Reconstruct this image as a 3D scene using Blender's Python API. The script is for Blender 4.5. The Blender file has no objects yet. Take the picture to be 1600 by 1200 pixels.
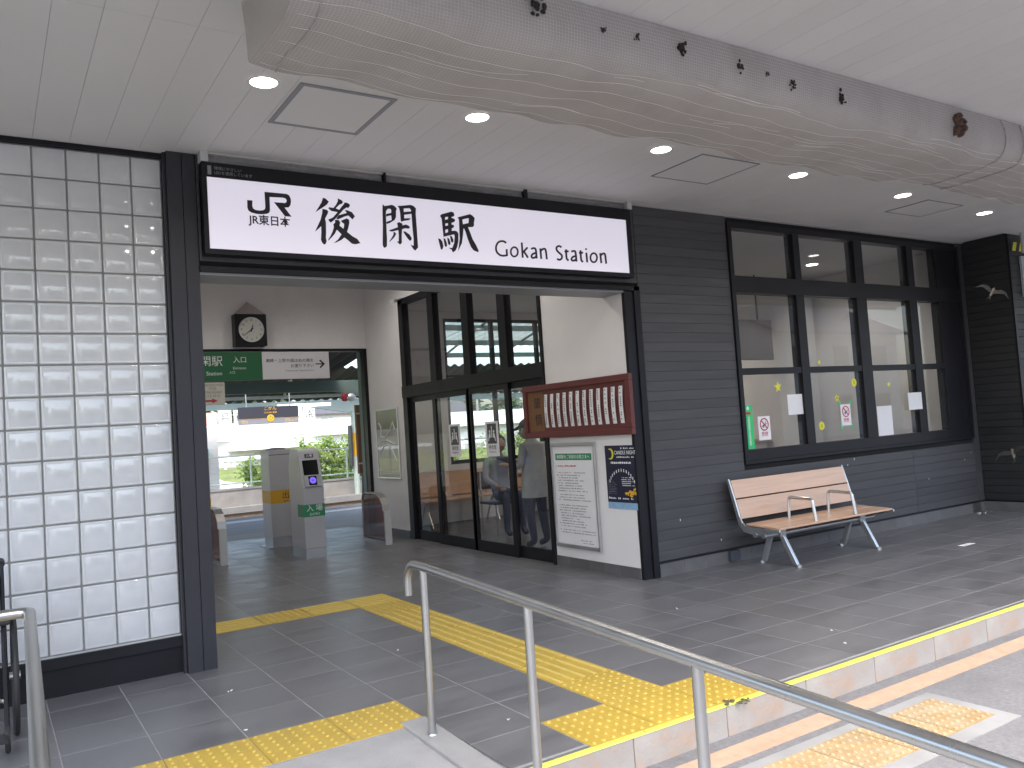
import bpy, bmesh, math, random
from mathutils import Matrix, Vector
random.seed(7)
S = bpy.context.scene
COL = S.collection
# ---------------------------------------------------------------- camera
F = 1290.47
CAM = Vector((-0.1651, -5.6763, 1.4362))
YAW, PITCH, ROLL = 0.5703, 0.0518, -0.0655
def cam_axes():
    cy, sy = math.cos(YAW), math.sin(YAW)
    f0, r0, u0 = Vector((sy, cy, 0)), Vector((cy, -sy, 0)), Vector((0, 0, 1))
    f = f0*math.cos(PITCH) + u0*math.sin(PITCH); u = u0*math.cos(PITCH) - f0*math.sin(PITCH)
    r = r0*math.cos(ROLL) + u*math.sin(ROLL); u2 = u*math.cos(ROLL) - r0*math.sin(ROLL)
    return r, u2, f
RT, UPV, FW = cam_axes()
cd = bpy.data.cameras.new('camera'); cam = bpy.data.objects.new('camera', cd); COL.objects.link(cam)
cd.sensor_width = 36; cd.lens = 36*F/1600; cd.clip_start = 0.05; cd.clip_end = 3000
m = Matrix.Identity(4)
for i in range(3):
    m[i][0], m[i][1], m[i][2], m[i][3] = RT[i], UPV[i], -FW[i], CAM[i]
cam.matrix_world = m
S.camera = cam
S.render.resolution_x, S.render.resolution_y = 1024, 768
# ---------------------------------------------------------------- sky, sun, exposure
W = bpy.data.worlds.new('World'); S.world = W; W.use_nodes = True
wn = W.node_tree.nodes; wl = W.node_tree.links
sky = wn.new('ShaderNodeTexSky'); sky.sky_type = 'NISHITA'; sky.sun_disc = False
SUN_EL, SUN_AZ = math.radians(58), math.radians(205)      # azimuth: clockwise from +Y
sky.sun_elevation = SUN_EL; sky.sun_rotation = SUN_AZ
sky.air_density = 1.0; sky.dust_density = 3.5; sky.ozone_density = 0.6
wl.new(sky.outputs[0], wn['Background'].inputs[0]); wn['Background'].inputs[1].default_value = 0.15
sd = bpy.data.lights.new('sun', 'SUN'); sd.energy = 0.7; sd.angle = math.radians(60); sd.color = (1.0, 0.97, 0.93)
sun = bpy.data.objects.new('sun', sd); COL.objects.link(sun)
sdir = Vector((math.sin(SUN_AZ)*math.cos(SUN_EL), math.cos(SUN_AZ)*math.cos(SUN_EL), math.sin(SUN_EL)))
sun.rotation_euler = sdir.to_track_quat('Z', 'Y').to_euler()
S.view_settings.view_transform = 'Standard'; S.view_settings.look = 'None'
S.view_settings.gamma = 1.0; S.view_settings.use_curve_mapping = False
S.view_settings.exposure = 2.05
S.cycles.max_bounces = 10; S.cycles.diffuse_bounces = 6; S.cycles.transparent_max_bounces = 24
S.cycles.caustics_reflective = False; S.cycles.caustics_refractive = False
S.cycles.use_denoising = True
S.cycles.sample_clamp_indirect = 6.0
# ---------------------------------------------------------------- helpers
def U(u, v, ax, val):
    """photo pixel -> point on the plane axis=val"""
    d = RT*((u-800)/F) - UPV*((v-600)/F) + FW
    t = (val - CAM[ax])/d[ax]
    return CAM + d*t
def put(o, label, cat, group=None, kind=None):
    if label: o['label'] = label
    if cat: o['category'] = cat
    if group: o['group'] = group
    if kind: o['kind'] = kind
    return o
def link(name, me, parent=None, loc=None):
    o = bpy.data.objects.new(name, me); COL.objects.link(o)
    if parent is not None: o.parent = parent
    if loc is not None: o.location = loc
    return o
def empty(name, loc, label, cat, group=None, rz=0):
    o = link(name, None); o.location = loc; o.rotation_euler = (0, 0, rz); o.empty_display_size = .1
    return put(o, label, cat, group)
MATS = {}
def mat(name, col, rough=.6, metal=0., var=.0, vscale=4., stretch=(1, 1, 1), bump=0., bscale=60., coat=0., rnd=0., spec=.5, dirt=None, dscale=2., emit=None, alpha=1., world=False):
    M = bpy.data.materials.new(name); M.use_nodes = True; MATS[name] = M
    nt = M.node_tree; N = nt.nodes; L = nt.links; p = N['Principled BSDF']
    p.inputs['Base Color'].default_value = (*col, 1); p.inputs['Roughness'].default_value = rough
    p.inputs['Metallic'].default_value = metal; p.inputs['Specular IOR Level'].default_value = spec
    p.inputs['Coat Weight'].default_value = coat; p.inputs['Coat Roughness'].default_value = .08
    p.inputs['Alpha'].default_value = alpha
    if emit: p.inputs['Emission Color'].default_value = (*emit[0], 1); p.inputs['Emission Strength'].default_value = emit[1]
    if var or bump or rnd or dirt:
        if world:
            g = N.new('ShaderNodeNewGeometry'); src = g.outputs['Position']
        else:
            tc = N.new('ShaderNodeTexCoord'); src = tc.outputs['Object']
        mp = N.new('ShaderNodeMapping'); mp.inputs['Scale'].default_value = stretch; L.new(src, mp.inputs[0])
        oi = N.new('ShaderNodeObjectInfo')
        ad = N.new('ShaderNodeVectorMath'); ad.operation = 'ADD'; L.new(mp.outputs[0], ad.inputs[0])
        ms = N.new('ShaderNodeMath'); ms.operation = 'MULTIPLY'; ms.inputs[1].default_value = 37.; L.new(oi.outputs['Random'], ms.inputs[0])
        if rnd and not world: L.new(ms.outputs[0], ad.inputs[1])
        vec = ad.outputs[0]
        nz = N.new('ShaderNodeTexNoise'); nz.inputs['Scale'].default_value = vscale; nz.inputs['Detail'].default_value = 6; nz.inputs['Roughness'].default_value = .62
        L.new(vec, nz.inputs['Vector'])
        mr = N.new('ShaderNodeMapRange'); mr.inputs[1].default_value = .28; mr.inputs[2].default_value = .72
        mr.inputs[3].default_value = 1-var; mr.inputs[4].default_value = 1+var; L.new(nz.outputs['Fac'], mr.inputs[0])
        rr = N.new('ShaderNodeMapRange'); rr.inputs[3].default_value = 1-rnd; rr.inputs[4].default_value = 1+rnd; L.new(oi.outputs['Random'], rr.inputs[0])
        mu = N.new('ShaderNodeMath'); mu.operation = 'MULTIPLY'; L.new(mr.outputs[0], mu.inputs[0]); L.new(rr.outputs[0], mu.inputs[1])
        sc = N.new('ShaderNodeVectorMath'); sc.operation = 'SCALE'; sc.inputs[0].default_value = col; L.new(mu.outputs[0], sc.inputs['Scale'])
        out = sc.outputs[0]
        if dirt:
            n2 = N.new('ShaderNodeTexNoise'); n2.inputs['Scale'].default_value = dscale; n2.inputs['Detail'].default_value = 8; n2.inputs['Roughness'].default_value = .7
            L.new(vec, n2.inputs['Vector'])
            m2 = N.new('ShaderNodeMapRange'); m2.inputs[1].default_value = dirt[1]; m2.inputs[2].default_value = dirt[2]; m2.inputs[4].default_value = dirt[3]; L.new(n2.outputs['Fac'], m2.inputs[0])
            mx = N.new('ShaderNodeMix'); mx.data_type = 'RGBA'; L.new(m2.outputs[0], mx.inputs[0]); L.new(out, mx.inputs[6]); mx.inputs[7].default_value = (*dirt[0], 1)
            out = mx.outputs[2]
        L.new(out, p.inputs['Base Color'])
        rm = N.new('ShaderNodeMapRange'); rm.inputs[1].default_value = .3; rm.inputs[2].default_value = .7
        rm.inputs[3].default_value = max(.02, rough-.08); rm.inputs[4].default_value = min(1, rough+.08); L.new(nz.outputs['Fac'], rm.inputs[0]); L.new(rm.outputs[0], p.inputs['Roughness'])
        if bump:
            nb = N.new('ShaderNodeTexNoise'); nb.inputs['Scale'].default_value = bscale; nb.inputs['Detail'].default_value = 4; L.new(vec, nb.inputs['Vector'])
            b = N.new('ShaderNodeBump'); b.inputs['Strength'].default_value = bump; b.inputs['Distance'].default_value = .01
            L.new(nb.outputs['Fac'], b.inputs['Height']); L.new(b.outputs[0], p.inputs['Normal'])
    return M
def glass(name, tint=(1, 1, 1), ior=1.5, rough=.0, refl=1.0, dust=.0):
    M = bpy.data.materials.new(name); M.use_nodes = True; MATS[name] = M
    nt = M.node_tree; N = nt.nodes; L = nt.links; N.remove(N['Principled BSDF'])
    t = N.new('ShaderNodeBsdfTransparent'); t.inputs[0].default_value = (*tint, 1)
    g = N.new('ShaderNodeBsdfGlossy'); g.inputs['Roughness'].default_value = rough; g.inputs['Color'].default_value = (refl, refl, refl, 1)
    fr = N.new('ShaderNodeFresnel'); fr.inputs[0].default_value = ior
    ge = N.new('ShaderNodeNewGeometry'); mf = N.new('ShaderNodeMath'); mf.operation = 'SUBTRACT'; mf.use_clamp = True; L.new(fr.outputs[0], mf.inputs[0]); L.new(ge.outputs['Backfacing'], mf.inputs[1])
    mx = N.new('ShaderNodeMixShader'); L.new(mf.outputs[0], mx.inputs[0]); L.new(t.outputs[0], mx.inputs[1]); L.new(g.outputs[0], mx.inputs[2])
    out = mx.outputs[0]
    if dust:
        d = N.new('ShaderNodeBsdfDiffuse'); d.inputs[0].default_value = (.6, .6, .6, 1)
        m2 = N.new('ShaderNodeMixShader'); m2.inputs[0].default_value = dust; L.new(out, m2.inputs[1]); L.new(d.outputs[0], m2.inputs[2]); out = m2.outputs[0]
    L.new(out, N['Material Output'].inputs[0])
    return M
class MB:
    def __init__(s): s.v = []; s.f = []
    def add(s, vs, fs):
        b = len(s.v); s.v += [tuple(v) for v in vs]; s.f += [tuple(i+b for i in f) for f in fs]; return s
    def box(s, x0, x1, y0, y1, z0, z1):
        return s.add([(x0,y0,z0),(x1,y0,z0),(x1,y1,z0),(x0,y1,z0),(x0,y0,z1),(x1,y0,z1),(x1,y1,z1),(x0,y1,z1)],
                     [(0,3,2,1),(4,5,6,7),(0,1,5,4),(1,2,6,5),(2,3,7,6),(3,0,4,7)])
    def prism(s, poly, n, d):
        """extrude a list of 3D points along vector d"""
        k = len(poly); d = Vector(d); P = [Vector(p) for p in poly]
        return s.add(P+[p+d for p in P], [tuple(range(k-1, -1, -1)), tuple(range(k, 2*k))]+[(i, (i+1) % k, k+(i+1) % k, k+i) for i in range(k)])
    def cyl(s, p0, p1, r0, r1=None, n=12, cap=True):
        r1 = r0 if r1 is None else r1; p0 = Vector(p0); p1 = Vector(p1); a = (p1-p0).normalized()
        x = a.orthogonal().normalized(); y = a.cross(x)
        vs = [p0+(x*math.cos(2*math.pi*i/n)+y*math.sin(2*math.pi*i/n))*r0 for i in range(n)]+[p1+(x*math.cos(2*math.pi*i/n)+y*math.sin(2*math.pi*i/n))*r1 for i in range(n)]
        fs = [(i, (i+1) % n, n+(i+1) % n, n+i) for i in range(n)]
        if cap: fs += [tuple(range(n-1, -1, -1)), tuple(range(n, 2*n))]
        return s.add(vs, fs)
    def tube(s, path, r, n=12):
        P = [Vector(p) for p in path]; k = len(P); vs = []; x = None
        for i in range(k):
            a = (P[min(i+1, k-1)]-P[max(i-1, 0)]).normalized()
            x = a.orthogonal().normalized() if x is None else (x-a*x.dot(a)).normalized()
            y = a.cross(x); rr = r[i] if isinstance(r, (list, tuple)) else r
            vs += [P[i]+(x*math.cos(2*math.pi*j/n)+y*math.sin(2*math.pi*j/n))*rr for j in range(n)]
        fs = [(i*n+j, i*n+(j+1) % n, (i+1)*n+(j+1) % n, (i+1)*n+j) for i in range(k-1) for j in range(n)]
        fs += [tuple(range(n-1, -1, -1)), tuple(range((k-1)*n, k*n))]
        return s.add(vs, fs)
    def ball(s, c, rx, ry=None, rz=None, n=12, k=8):
        ry = rx if ry is None else ry; rz = rx if rz is None else rz; c = Vector(c); vs = [c+Vector((0, 0, rz))]
        for i in range(1, k):
            t = math.pi*i/k
            vs += [c+Vector((rx*math.sin(t)*math.cos(2*math.pi*j/n), ry*math.sin(t)*math.sin(2*math.pi*j/n), rz*math.cos(t))) for j in range(n)]
        vs.append(c-Vector((0, 0, rz))); fs = [(0, 1+j, 1+(j+1) % n) for j in range(n)]
        for i in range(k-2):
            fs += [(1+i*n+j, 1+(i+1)*n+j, 1+(i+1)*n+(j+1) % n, 1+i*n+(j+1) % n) for j in range(n)]
        e = len(vs)-1; fs += [(e, 1+(k-2)*n+(j+1) % n, 1+(k-2)*n+j) for j in range(n)]
        return s.add(vs, fs)
    def quad(s, a, b, c, d): return s.add([a, b, c, d], [(0, 1, 2, 3)])
    def mesh(s, name, m, smooth=False, bevel=0, seg=2):
        me = bpy.data.meshes.new(name); me.from_pydata(s.v, [], s.f); me.materials.append(MATS[m] if isinstance(m, str) else m)
        bm = bmesh.new(); bm.from_mesh(me); bmesh.ops.recalc_face_normals(bm, faces=bm.faces)
        if bevel: bmesh.ops.bevel(bm, geom=bm.edges[:], offset=bevel, segments=seg, profile=.6, affect='EDGES')
        bm.to_mesh(me); bm.free()
        if smooth:
            for p in me.polygons: p.use_smooth = True
            me.set_sharp_from_angle(angle=math.radians(38))
        return me
    def build(s, name, m, parent=None, smooth=False, bevel=0, loc=None, seg=2):
        o = link(name, s.mesh(name, m, smooth, bevel, seg), parent, loc)
        return o
def B(*a): return MB().box(*a)
def arc(c, r, a0, a1, ax, ay, n=6):
    c = Vector(c); ax = Vector(ax); ay = Vector(ay)
    return [c+ax*r*math.cos(a0+(a1-a0)*i/n)+ay*r*math.sin(a0+(a1-a0)*i/n) for i in range(n+1)]
def text(name, body, size, org, ax, ay, m, parent, align='CENTER', sx=1., bold=0., dep=.0006, space=1., line=1.):
    cu = bpy.data.curves.new(name, 'FONT'); cu.body = body; cu.size = size; cu.align_x = align; cu.align_y = 'CENTER'
    cu.extrude = dep; cu.offset = bold*size; cu.resolution_u = 3; cu.space_character = space; cu.space_line = line
    o = bpy.data.objects.new(name, cu); COL.objects.link(o)
    dg = bpy.context.evaluated_depsgraph_get(); me = bpy.data.meshes.new_from_object(o.evaluated_get(dg))
    bpy.data.objects.remove(o); bpy.data.curves.remove(cu)
    ax = Vector(ax).normalized(); ay = Vector(ay).normalized(); az = ax.cross(ay)
    T = Matrix.Identity(4)
    for i in range(3): T[i][0], T[i][1], T[i][2], T[i][3] = ax[i]*sx, ay[i], az[i], org[i]
    me.transform(T); me.name = name; me.materials.clear(); me.materials.append(MATS[m])
    return link(name, me, parent)
EX, EY, EZ = Vector((1, 0, 0)), Vector((0, 1, 0)), Vector((0, 0, 1))
def copy_tree(o, parent=None, loc=None):
    c = o.copy(); COL.objects.link(c); c.parent = parent
    if loc is not None: c.location = loc
    for ch in list(o.children): copy_tree(ch, c)
    return c
def lines(rng, n, w, org, ax, ay, pitch, th, name, m, parent, nrm, ragged=.3, indent=0, dash=True):
    """rows of small printed marks too fine to read"""
    mb = MB(); org = Vector(org); ax = Vector(ax); ay = Vector(ay); nrm = Vector(nrm)
    for i in range(n):
        x = indent*rng.random(); end = w*(1-ragged*rng.random())
        while x < end:
            l = th*rng.uniform(.5, 1.3)
            if rng.random() < .82:
                p = org+ax*x-ay*(i*pitch)+nrm*.0012
                t = th*rng.uniform(.55, 1.)
                mb.quad(p, p+ax*l, p+ax*l+ay*t, p+ay*t)
            x += l+th*.35
    o = mb.build(name, m, parent); o['kind'] = 'stuff'; return o
def skin(name, J, E, m, parent=None, sub=2, root=0):
    """one continuous body from joints: J = [(pos, rx, ry)]"""
    me = bpy.data.meshes.new(name); me.from_pydata([j[0] for j in J], E, [])
    o = bpy.data.objects.new(name, me); COL.objects.link(o)
    md = o.modifiers.new('s', 'SKIN'); md.use_smooth_shade = True
    for i, j in enumerate(J):
        sv = me.skin_vertices[0].data[i]; sv.radius = (j[1], j[2] if len(j) > 2 else j[1]); sv.use_root = (i == root)
    o.modifiers.new('u', 'SUBSURF').levels = sub
    dg = bpy.context.evaluated_depsgraph_get(); r = bpy.data.meshes.new_from_object(o.evaluated_get(dg))
    bpy.data.objects.remove(o); bpy.data.meshes.remove(me)
    r.name = name; r.materials.clear()
    for x in (m if isinstance(m, list) else [m]): r.materials.append(MATS[x])
    for p in r.polygons: p.use_smooth = True
    return r
# ---------------------------------------------------------------- materials
mat('tile', (.135, .135, .140), .38, var=.17, vscale=3.2, stretch=(.55, 1.6, 1), bump=.05, bscale=90, rnd=.07, dirt=((.21, .21, .215), .55, .8, .45), dscale=2.2)
mat('grout', (.30, .30, .295), .9, var=.25, vscale=3)
mat('room_floor', (.09, .09, .095), .35, var=.15)
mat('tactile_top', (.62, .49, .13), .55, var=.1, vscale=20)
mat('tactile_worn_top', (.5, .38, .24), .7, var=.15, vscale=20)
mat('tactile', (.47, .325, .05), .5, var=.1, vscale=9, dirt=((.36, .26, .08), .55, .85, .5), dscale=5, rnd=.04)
mat('tactile_worn', (.36, .25, .12), .7, var=.16, vscale=9, dirt=((.4, .35, .26), .45, .7, .7), dscale=7, rnd=.08)
mat('tactile_brown', (.22, .13, .075), .55, var=.15)
mat('black_metal', (.010, .010, .013), .42, var=.2, vscale=3, spec=.28)
mat('pillar_paint', (.034, .034, .041), .45, var=.14, vscale=2, spec=.35)
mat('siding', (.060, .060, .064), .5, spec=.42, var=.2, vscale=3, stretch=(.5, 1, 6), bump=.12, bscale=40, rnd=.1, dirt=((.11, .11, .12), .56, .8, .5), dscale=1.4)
mat('siding_back', (.008, .008, .009), .9)
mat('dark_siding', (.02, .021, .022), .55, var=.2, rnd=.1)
mat('white_wall', (.80, .775, .765), .75, var=.05, vscale=1.5, dirt=((.55, .51, .49), .58, .85, .45), dscale=1.1, bump=.03, bscale=120)
mat('soffit', (.67, .665, .665), .6, var=.03, vscale=1.2, rnd=.012, dirt=((.45, .44, .43), .62, .9, .35), dscale=.9)
mat('soffit_gap', (.5, .5, .5), .9)
mat('trim', (.5, .5, .49), .5, var=.08)
mat('glass_block', (.62, .635, .64), .10, var=.05, vscale=6, bump=.05, bscale=8, coat=.6, rnd=.025, spec=.6)
mat('mortar', (.24, .24, .225), .9, var=.2, vscale=20)
mat('skirt_tile', (.115, .113, .115), .5, var=.18, vscale=5, rnd=.08)
mat('steel', (.52, .52, .51), .34, metal=1, var=.05, vscale=2)
mat('gate_steel', (.42, .42, .43), .38, metal=.85, var=.06)
mat('gate_panel', (.44, .44, .455), .45, var=.04, coat=.2)
mat('alu', (.62, .63, .63), .33, metal=.9, var=.08)
mat('wood', (.60, .385, .255), .38, var=.12, vscale=3, stretch=(.6, 9, 9), coat=.35, rnd=.05)
mat('red_wood', (.125, .030, .028), .45, var=.2, vscale=4, stretch=(8, .8, 8))
mat('brown_wood', (.17, .075, .03), .5, var=.2, vscale=5, stretch=(8, 8, .8))
mat('board_brown', (.045, .034, .03), .8)
mat('paper', (.78, .77, .78), .7, var=.03)
mat('ink', (.02, .02, .025), .6)
mat('grey_ink', (.22, .22, .23), .7)
mat('red_ink', (.45, .04, .06), .6)
mat('white_ink', (.8, .8, .8), .6)
mat('gold_ink', (.75, .42, .03), .5)
mat('green_sign', (.018, .13, .05), .45)
mat('green_label', (.03, .24, .11), .5)
mat('green_tape', (.02, .55, .17), .45)
mat('yellow_sticker', (.72, .68, .04), .5)
mat('white_sign', (.72, .71, .73), .5)
mat('cream_sign', (.62, .6, .52), .6, var=.05)
mat('hazard', (.75, .72, .05), .5)
mat('orange_band', (.6, .33, .02), .5)
mat('navy', (.016, .018, .045), .35, var=.1)
mat('outlet_blue', (.05, .055, .075), .6)
mat('blue_print', (.25, .42, .62), .6, var=.15, vscale=20)
mat('sign_grey', (.24, .25, .27), .45)
mat('sign_dark', (.045, .047, .058), .4)
mat('plastic_film', (.45, .44, .43), .25, alpha=.55, var=.1)
mat('cover_film', (.6, .52, .5), .12, alpha=.6)
mat('concrete', (.29, .29, .285), .85, var=.14, vscale=4, bump=.2, bscale=50, dirt=((.25, .24, .22), .58, .8, .55), dscale=3)
mat('kerb', (.30, .288, .27), .85, var=.14, vscale=5, bump=.3, bscale=45, dirt=((.40, .24, .14), .48, .66, .8), dscale=2.3)
mat('ramp', (.30, .30, .30), .8, var=.1, vscale=6, bump=.2, bscale=80, dirt=((.24, .235, .23), .56, .8, .5), dscale=2)
mat('asphalt', (.19, .19, .195), .9, var=.25, vscale=40, bump=.4, bscale=130, dirt=((.10, .10, .10), .5, .75, .5), dscale=2.5)
mat('peach_paint', (.47, .32, .22), .8, var=.16, vscale=14, bump=.3, bscale=60, dirt=((.3, .27, .24), .55, .66, .8), dscale=7)
mat('lime_line', (.62, .66, .10), .6, var=.12, vscale=9)
mat('platform_asphalt', (.36, .355, .345), .85, var=.2, vscale=2, stretch=(.4, 2, 1), dirt=((.32, .31, .3), .5, .8, .5), dscale=1.3)
mat('rust_concrete', (.33, .24, .17), .85, var=.25, vscale=3, bump=.2, dirt=((.4, .38, .35), .5, .7, .7), dscale=1.6)
mat('parapet', (.34, .34, .33), .85, var=.2, vscale=2, dirt=((.2, .2, .19), .52, .72, .6), dscale=1.2)
mat('ballast', (.12, .10, .085), .95, var=.4, vscale=30, bump=.8, bscale=40)
mat('rail_iron', (.16, .09, .06), .5, metal=.6)
mat('green_steel', (.11, .16, .145), .5, var=.12, vscale=2)
mat('pale_steel', (.42, .52, .48), .5, var=.06)
mat('roof_dark', (.05, .05, .048), .8, var=.2)
mat('frp', (.62, .58, .40), .6, alpha=.6, var=.25, vscale=4, dirt=((.25, .22, .12), .5, .75, .7), dscale=3)
mat('galv', (.5, .52, .52), .4, metal=.6, var=.1)
mat('grass', (.13, .17, .045), .9, var=.35, vscale=1.2, bump=.6, bscale=12, world=True, dirt=((.23, .19, .09), .52, .72, .7), dscale=.35)
mat('ground', (.15, .16, .09), .95, var=.3, vscale=.3, world=True)
mat('road_paint', (.7, .7, .68), .8, var=.1)
mat('leaf', (.25, .36, .07), .55, var=.4, vscale=2.2, world=True)
def leafy():
    M = MATS['leaf']; N = M.node_tree.nodes; L = M.node_tree.links; p = N['Principled BSDF']
    t = N.new('ShaderNodeBsdfTranslucent'); src = p.inputs['Base Color'].links[0].from_socket; L.new(src, t.inputs[0])
    mx = N.new('ShaderNodeMixShader'); mx.inputs[0].default_value = .45; L.new(p.outputs[0], mx.inputs[1]); L.new(t.outputs[0], mx.inputs[2]); L.new(mx.outputs[0], N['Material Output'].inputs[0])
leafy()
mat('leaf_dark', (.035, .075, .028), .6, var=.45, vscale=1.2, world=True)
mat('bark', (.08, .06, .045), .9, var=.3)
mat('white_building', (.78, .79, .80), .7, var=.05, vscale=.5)
mat('building_grey', (.5, .5, .49), .7, var=.1)
mat('roof_pale', (.70, .71, .73), .6, var=.06)
mat('roof_tile', (.09, .09, .10), .6, var=.2)
mat('house_wall', (.55, .50, .44), .8, var=.08)
mat('house_wall_pale', (.68, .66, .62), .8, var=.08)
mat('window_dark', (.03, .035, .04), .15)
mat('car_white', (.78, .78, .79), .25, coat=.6)
mat('rubber', (.025, .025, .026), .7)
mat('teal', (.03, .42, .45), .5)
mat('pink', (.75, .42, .36), .6)
def net_material():
    M = mat('net_fabric', (.52, .49, .47), .95, var=.05, vscale=1.5, stretch=(1.6, 1, 1), bump=.35, bscale=4., dirt=((.31, .265, .24), .5, .78, .45), dscale=1.4)
    N = M.node_tree.nodes; L = M.node_tree.links; p = N['Principled BSDF']
    tc = N.new('ShaderNodeTexCoord'); sp = N.new('ShaderNodeSeparateXYZ'); L.new(tc.outputs['Object'], sp.inputs[0])
    ad = N.new('ShaderNodeMath'); ad.operation = 'SUBTRACT'; L.new(sp.outputs[1], ad.inputs[0]); L.new(sp.outputs[2], ad.inputs[1])
    fs_ = []
    for src in (sp.outputs[0], ad.outputs[0]):
        d = N.new('ShaderNodeMath'); d.operation = 'DIVIDE'; d.inputs[1].default_value = .017; L.new(src, d.inputs[0])
        fr_ = N.new('ShaderNodeMath'); fr_.operation = 'FRACT'; L.new(d.outputs[0], fr_.inputs[0])
        lt = N.new('ShaderNodeMath'); lt.operation = 'LESS_THAN'; lt.inputs[1].default_value = .16; L.new(fr_.outputs[0], lt.inputs[0]); fs_.append(lt)
    mx = N.new('ShaderNodeMath'); mx.operation = 'MAXIMUM'; L.new(fs_[0].outputs[0], mx.inputs[0]); L.new(fs_[1].outputs[0], mx.inputs[1])
    al = N.new('ShaderNodeMapRange'); al.inputs[3].default_value = .60; al.inputs[4].default_value = .80; L.new(mx.outputs[0], al.inputs[0]); L.new(al.outputs[0], p.inputs['Alpha'])
    for b in N:
        if b.type == 'BUMP': b.inputs['Distance'].default_value = .06
net_material()
mat('thread', (.85, .85, .84), .6)
mat('mud', (.03, .025, .022), .95, var=.4, vscale=40, bump=.8)
mat('nest', (.10, .06, .045), .95, var=.4, vscale=30, bump=.9)
mat('dropping', (.75, .75, .73), .8)
mat('litter', (.10, .085, .05), .9, var=.4, vscale=60)
mat('black_vinyl', (.02, .02, .022), .4, var=.2)
mat('skin', (.42, .28, .22), .55)
mat('grey_cloth', (.58, .585, .59), .9, var=.12, vscale=8, bump=.2, bscale=25)
mat('blue_cloth', (.24, .28, .36), .9, var=.12, vscale=8)
mat('denim', (.04, .05, .11), .9, var=.2, vscale=10)
mat('hair', (.02, .018, .017), .7)
mat('cap_cloth', (.06, .065, .07), .85)
mat('shoe', (.03, .03, .035), .5)
mat('bird_blue', (.022, .02, .02), .8)
mat('bird_white', (.13, .115, .09), .9)
mat('screen', (.01, .01, .012), .12)
mat('dial', (.6, .6, .55), .4)
mat('acrylic_frame', (.45, .44, .43), .35, metal=.7)
mat('frosted_panel', (.42, .46, .5), .4)
mat('lamp_ring', (.6, .6, .6), .4)
mat('sign_face', (.7, .68, .74), .3, emit=((.83, .785, .93), .122))
mat('lamp', (.9, .9, .9), .5, emit=((1, .96, .88), 4.))
mat('warm_lamp', (.9, .8, .5), .5, emit=((1, .6, .12), 2.2))
mat('tube_light', (.9, .9, .9), .5, emit=((1, .97, .88), .6))
mat('reader_glow', (.1, .08, .6), .4, emit=((.22, .14, 1.), .19))
glass('pane', (.86, .87, .87), dust=.02)
glass('door_pane', (.89, .90, .90), dust=.015)
glass('clear_pane', (.92, .94, .93))
glass('clock_glass', (.97, .97, .97))
glass('brown_acrylic', (.66, .45, .42), rough=.02, dust=.05)
# ================================================================ SETTING
XS = 4.74                 # plane of the concourse side wall
GX = lambda k: .49+.3925*k
GY = lambda j: -1.445+.41*j
RZ = -.15                 # road level
def struct(o): o['kind'] = 'structure'; return o
struct(B(-700, 700, -500, 1100, -1.4, -1.25).build('ground', 'ground'))
struct(B(-90, 90, -90, -2.66, -.6, RZ).build('road', 'asphalt'))
fl = MB().box(-3, 10.5, GY(-1), 7.0, -1.2, -.001).box(1.67, 16, -2.62, GY(-1)-.0005, -1.2, -.001).box(10.5005, 16, GY(-1), -.5, -1.2, -.001)
FLOOR = struct(fl.build('station_floor', 'grout'))
# tactile cells replace floor tiles
tact = {}
for k in range(-4, 3): tact[(k, -1)] = 'dot'
for k in (4, 5, 6): tact[(k, -3)] = 'dot'
tact[(5, -2)] = 'dot'
for j in range(-1, 5): tact[(5, j)] = 'bary'
tact[(5, 5)] = 'dot'; tact[(5, 6)] = 'barx'
tact[(4, 6)] = 'barx'; tact[(3, 6)] = 'dot'; tact[(2, 6)] = 'barx'; tact[(1, 6)] = 'bary'; tact[(1, 7)] = 'brown'
g = .0022
tile_me = MB().box(g, .3925-g, g, .41-g, -.012, 0).mesh('tile', 'tile', bevel=.0012, seg=1)
def visible(p, mar=60):
    q = Vector(p)-CAM; z = q.dot(FW)
    if z < .3: return False
    u, v = 800+F*q.dot(RT)/z, 600-F*q.dot(UPV)/z
    return -mar < u < 1600+mar and -mar < v < 1200+mar
cells = []
for k in range(-5, 40):
    for j in range(-3, 21):
        x0, x1, y0, y1 = GX(k), GX(k+1), GY(j), GY(j+1)
        if (k, j) in tact: continue
        if x1 > 16 or (j < -1 and x0 < 1.66): continue
        if y0 > .2 and (x0 < .6 or x1 > XS+.35): continue
        if y0 > -.6 and x0 > 10.6: continue
        cells.append((x0, y0))
vis = [c for c in cells if visible((c[0]+.2, c[1]+.2, 0)) and not (c[1] > .1 and c[0] < .9)]
vis.sort(key=lambda c: (Vector((c[0], c[1], 0))-CAM).length)
own = set(vis[:296])
rest = MB()
for c in cells:
    if c in own: link('floor_tile', tile_me, FLOOR, (c[0], c[1], 0))
    else: rest.box(c[0]+g, c[0]+.3925-g, c[1]+g, c[1]+.41-g, -.012, 0)
put(rest.build('floor_tile_field', 'tile', FLOOR), None, None, kind='stuff')
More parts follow.
